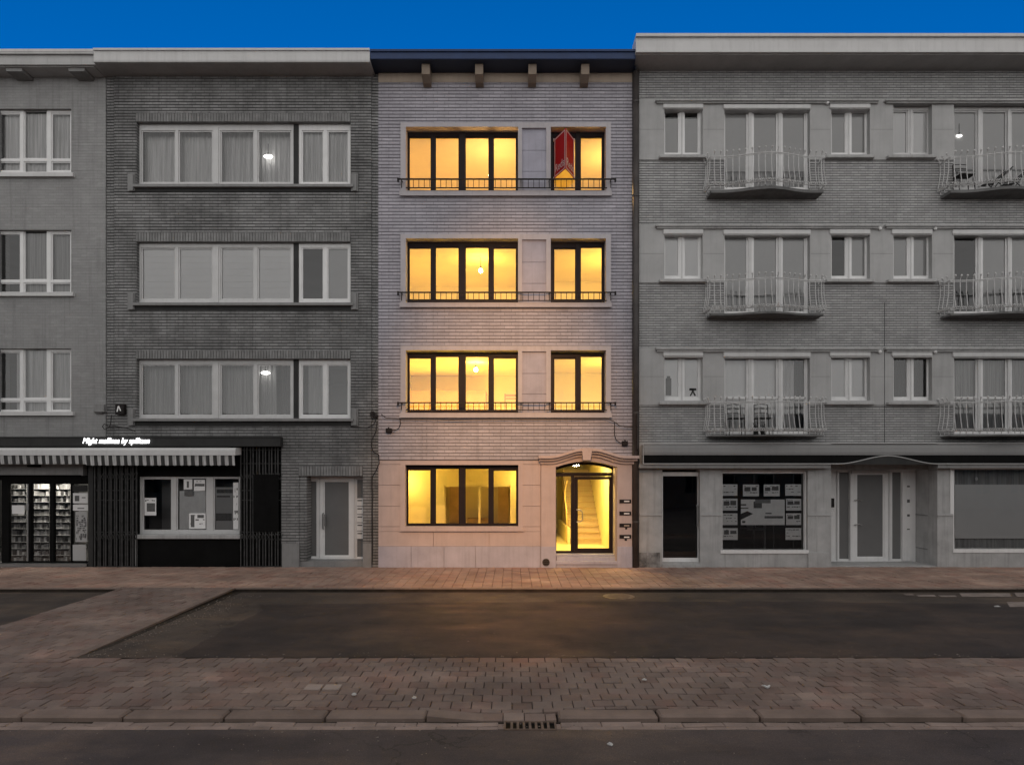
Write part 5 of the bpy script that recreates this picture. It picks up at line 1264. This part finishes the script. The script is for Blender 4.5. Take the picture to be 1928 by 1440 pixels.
b = MB(); b.box(x0 + .003, x1 - .003, .0, Yr + .2, -.1, wz(1056.5, Yr)); b.build('step', MT['grey_stone_b'], B3)
# far right window
W = window(B3, 'shop_window', (1795.5, 880, 2008, 1036), [(1798, 884, 2004, 1033.5)], Y, MT['white'], grow=1)
b = MB(); b.pbox(1789.5, 1796, -.06, -.0405, 880, 968); b.pbox(1795, 2012, -.06, Y, 1033.5, 1040); b.build('sill', MT['white'], W)
curtain(1796, 878, 2006, 1040, .24, MT['net_b'], 'wide grey lace curtain in the shop window at the right edge', amp=.02, wl=.2, seed=51)
blind(1798, 912, 2004, 1012, .2, MT['blind'], 'pale half blind in front of the lace curtain at the right edge')
t = thing('hanging_ornament', (wx(1838, .19), .18, wz(903, .19)), 'small white star shaped ornament hanging in the right edge shop window', 'ornament'); b = MB(); b.ball(Vector((wx(1838, .185), .175, wz(901, .185))), .045, .8, .4, 1.2, 6, 4); b.build('body', MT['white'], t)
b = MB(); b.tube([(wx(1838, .185), .175, wz(898, .185)), (wx(1838, .185), .175, wz(884, .185))], .003, 4); b.build('thread', MT['white'], t)
# building across the street: only its reflection in the glass is seen
M_OBW = plain('far_side_frame', (.5, .30, .12), .7)
OB = thing('apartment_building', (0, -35, 0), 'dark building across the street, seen only as a reflection in the glass', 'apartment building')
M_OB = plain('far_side_brick', (.50, .22, .09), .9, .2, 1, .3)
b = MB(); wl = []
for k in range(-15, 16):
    for z0, z1 in ((1.0, 2.6), (4.2, 5.8)): wl.append((k * 3 - .7, k * 3 + .7, z0, z1))
b.plate(-48, 48, -.2, 7.5, wl, -35, -35.35); b.box(-48, 48, -43, -35.36, 7.4, 7.6); b.box(-48, 48, -43, -42.9, -.2, 7.4)
b.build('wall', M_OB, OB)
for q in wl:
    g = MB(); g.plate(q[0], q[1], q[2], q[3], [(q[0] + .08, (q[0] + q[1]) / 2 - .04, q[2] + .08, q[3] - .08), ((q[0] + q[1]) / 2 + .04, q[1] - .08, q[2] + .08, q[3] - .08)], -35.1, -35.16); w_ = g.build('window', M_OBW, OB)
    g = MB(); g.box(q[0] + .05, q[1] - .05, -35.18, -35.17, q[2] + .05, q[3] - .05); g.build('pane', MT['black'], w_)
b = MB(); b.box(-48, 48, -34.99, -34.7, 7.3, 7.6); b.build('cornice', M_OBW, OB)
# street lamp slung over the road on a span wire, above and in front of the camera
SL = thing('street_lamp', (.3, -12.8, 8.6), 'hooded street lamp hung on a span wire over the road', 'street lamp')
b = MB(); b.tube([(.3, -12.8, 8.62), (.3, -12.8, 8.72), (.3, -12.8, 8.86)], [.26, .20, .06], 16); b.build('hood', MT['plinth'], SL)
b = MB(); b.ball(Vector((.3, -12.8, 8.60)), .12, 1, 1, .6, 14, 8); b.build('lamp_glass', emit('sodium_lamp', (1, .62, .30), 12), SL, True)
b = MB(); b.tube([(-16, -12.8, 9.6), (-8, -12.8, 9.2), (.3, -12.8, 8.95), (8.6, -12.8, 9.2), (17, -12.8, 9.6)], .008, 6); b.tube([(.3, -12.8, 8.86), (.3, -12.8, 8.95)], .012, 6); b.build('span_wire', MT['cable'], SL)
sp_ = bpy.data.lights.new('street_lamp_beam', 'SPOT'); sp_.energy = 4000; sp_.color = (1, .50, .18); sp_.spot_size = R(78); sp_.spot_blend = .9; sp_.shadow_soft_size = .14
spo = bpy.data.objects.new('street_lamp_beam', sp_); C.objects.link(spo); spo.location = (.3, -12.8, 8.45)
spo.scale = (.40, 1, 1); spo.rotation_euler = (Vector((-.15, -.4, 1.6)) - spo.location).to_track_quat('-Z', 'Y').to_euler()
# ================================================================== sky, light, camera
sc = bpy.context.scene
w = bpy.data.worlds.new('World'); sc.world = w; w.use_nodes = True
nt = w.node_tree; bg = nt.nodes['Background']
SUN_EL, SUN_AZ = 4.0, 180.0
sky = nt.nodes.new('ShaderNodeTexSky'); sky.sky_type = 'NISHITA'; sky.sun_disc = False
sky.sun_elevation = R(SUN_EL); sky.sun_rotation = R(SUN_AZ); sky.altitude = 20; sky.air_density = 1.0; sky.dust_density = .6; sky.ozone_density = 3.0
tc = nt.nodes.new('ShaderNodeTexCoord'); sp = nt.nodes.new('ShaderNodeSeparateXYZ'); nt.links.new(tc.outputs['Generated'], sp.inputs[0])
bw = nt.nodes.new('ShaderNodeRGBToBW'); nt.links.new(sky.outputs[0], bw.inputs[0])
back = mixc(nt, sky.outputs[0], (0, 0, 0), 0.0)
gr = nt.nodes.new('ShaderNodeCombineColor')
for i in range(3): nt.links.new(bw.outputs[0], gr.inputs[i])
back = mixc(nt, back, gr.outputs[0], .95)                     # hazy, nearly colourless western half
blue = mixc(nt, gr.outputs[0], (.0, .93, 3.6), 1.0, 'MULTIPLY')  # deep dusk blue on the far side
fac = mrange(nt, sp.outputs[1], .25, .62)
mixed = mixc(nt, back, blue, fac)
nt.links.new(mixed, bg.inputs['Color']); bg.inputs['Strength'].default_value = .12
sun = bpy.data.lights.new('sun', 'SUN'); sun.energy = 1.2; sun.angle = R(140); sun.color = (1.0, .965, .93)
so = bpy.data.objects.new('sun', sun); C.objects.link(so); so.rotation_euler = (R(48), 0, R(4)); so.location = (0, -30, 30)
cam = bpy.data.cameras.new('camera'); co_ = bpy.data.objects.new('camera', cam); C.objects.link(co_)
co_.location = (0, -CAMD, CAMH); co_.rotation_euler = (R(90), 0, 0)
cam.sensor_width = 36; cam.lens = 36 * CAMD * S / 1928; cam.shift_y = (HY - 720) / 1928; cam.clip_end = 1500; cam.clip_start = .1
sc.camera = co_
vs_ = sc.view_settings; vs_.view_transform = 'Standard'; vs_.look = 'None'; vs_.exposure = .55; vs_.gamma = 1
sc.cycles.use_denoising = True; sc.cycles.transparent_max_bounces = 16; sc.cycles.max_bounces = 10; sc.cycles.diffuse_bounces = 5; sc.cycles.sample_clamp_indirect = 6; sc.cycles.caustics_reflective = False
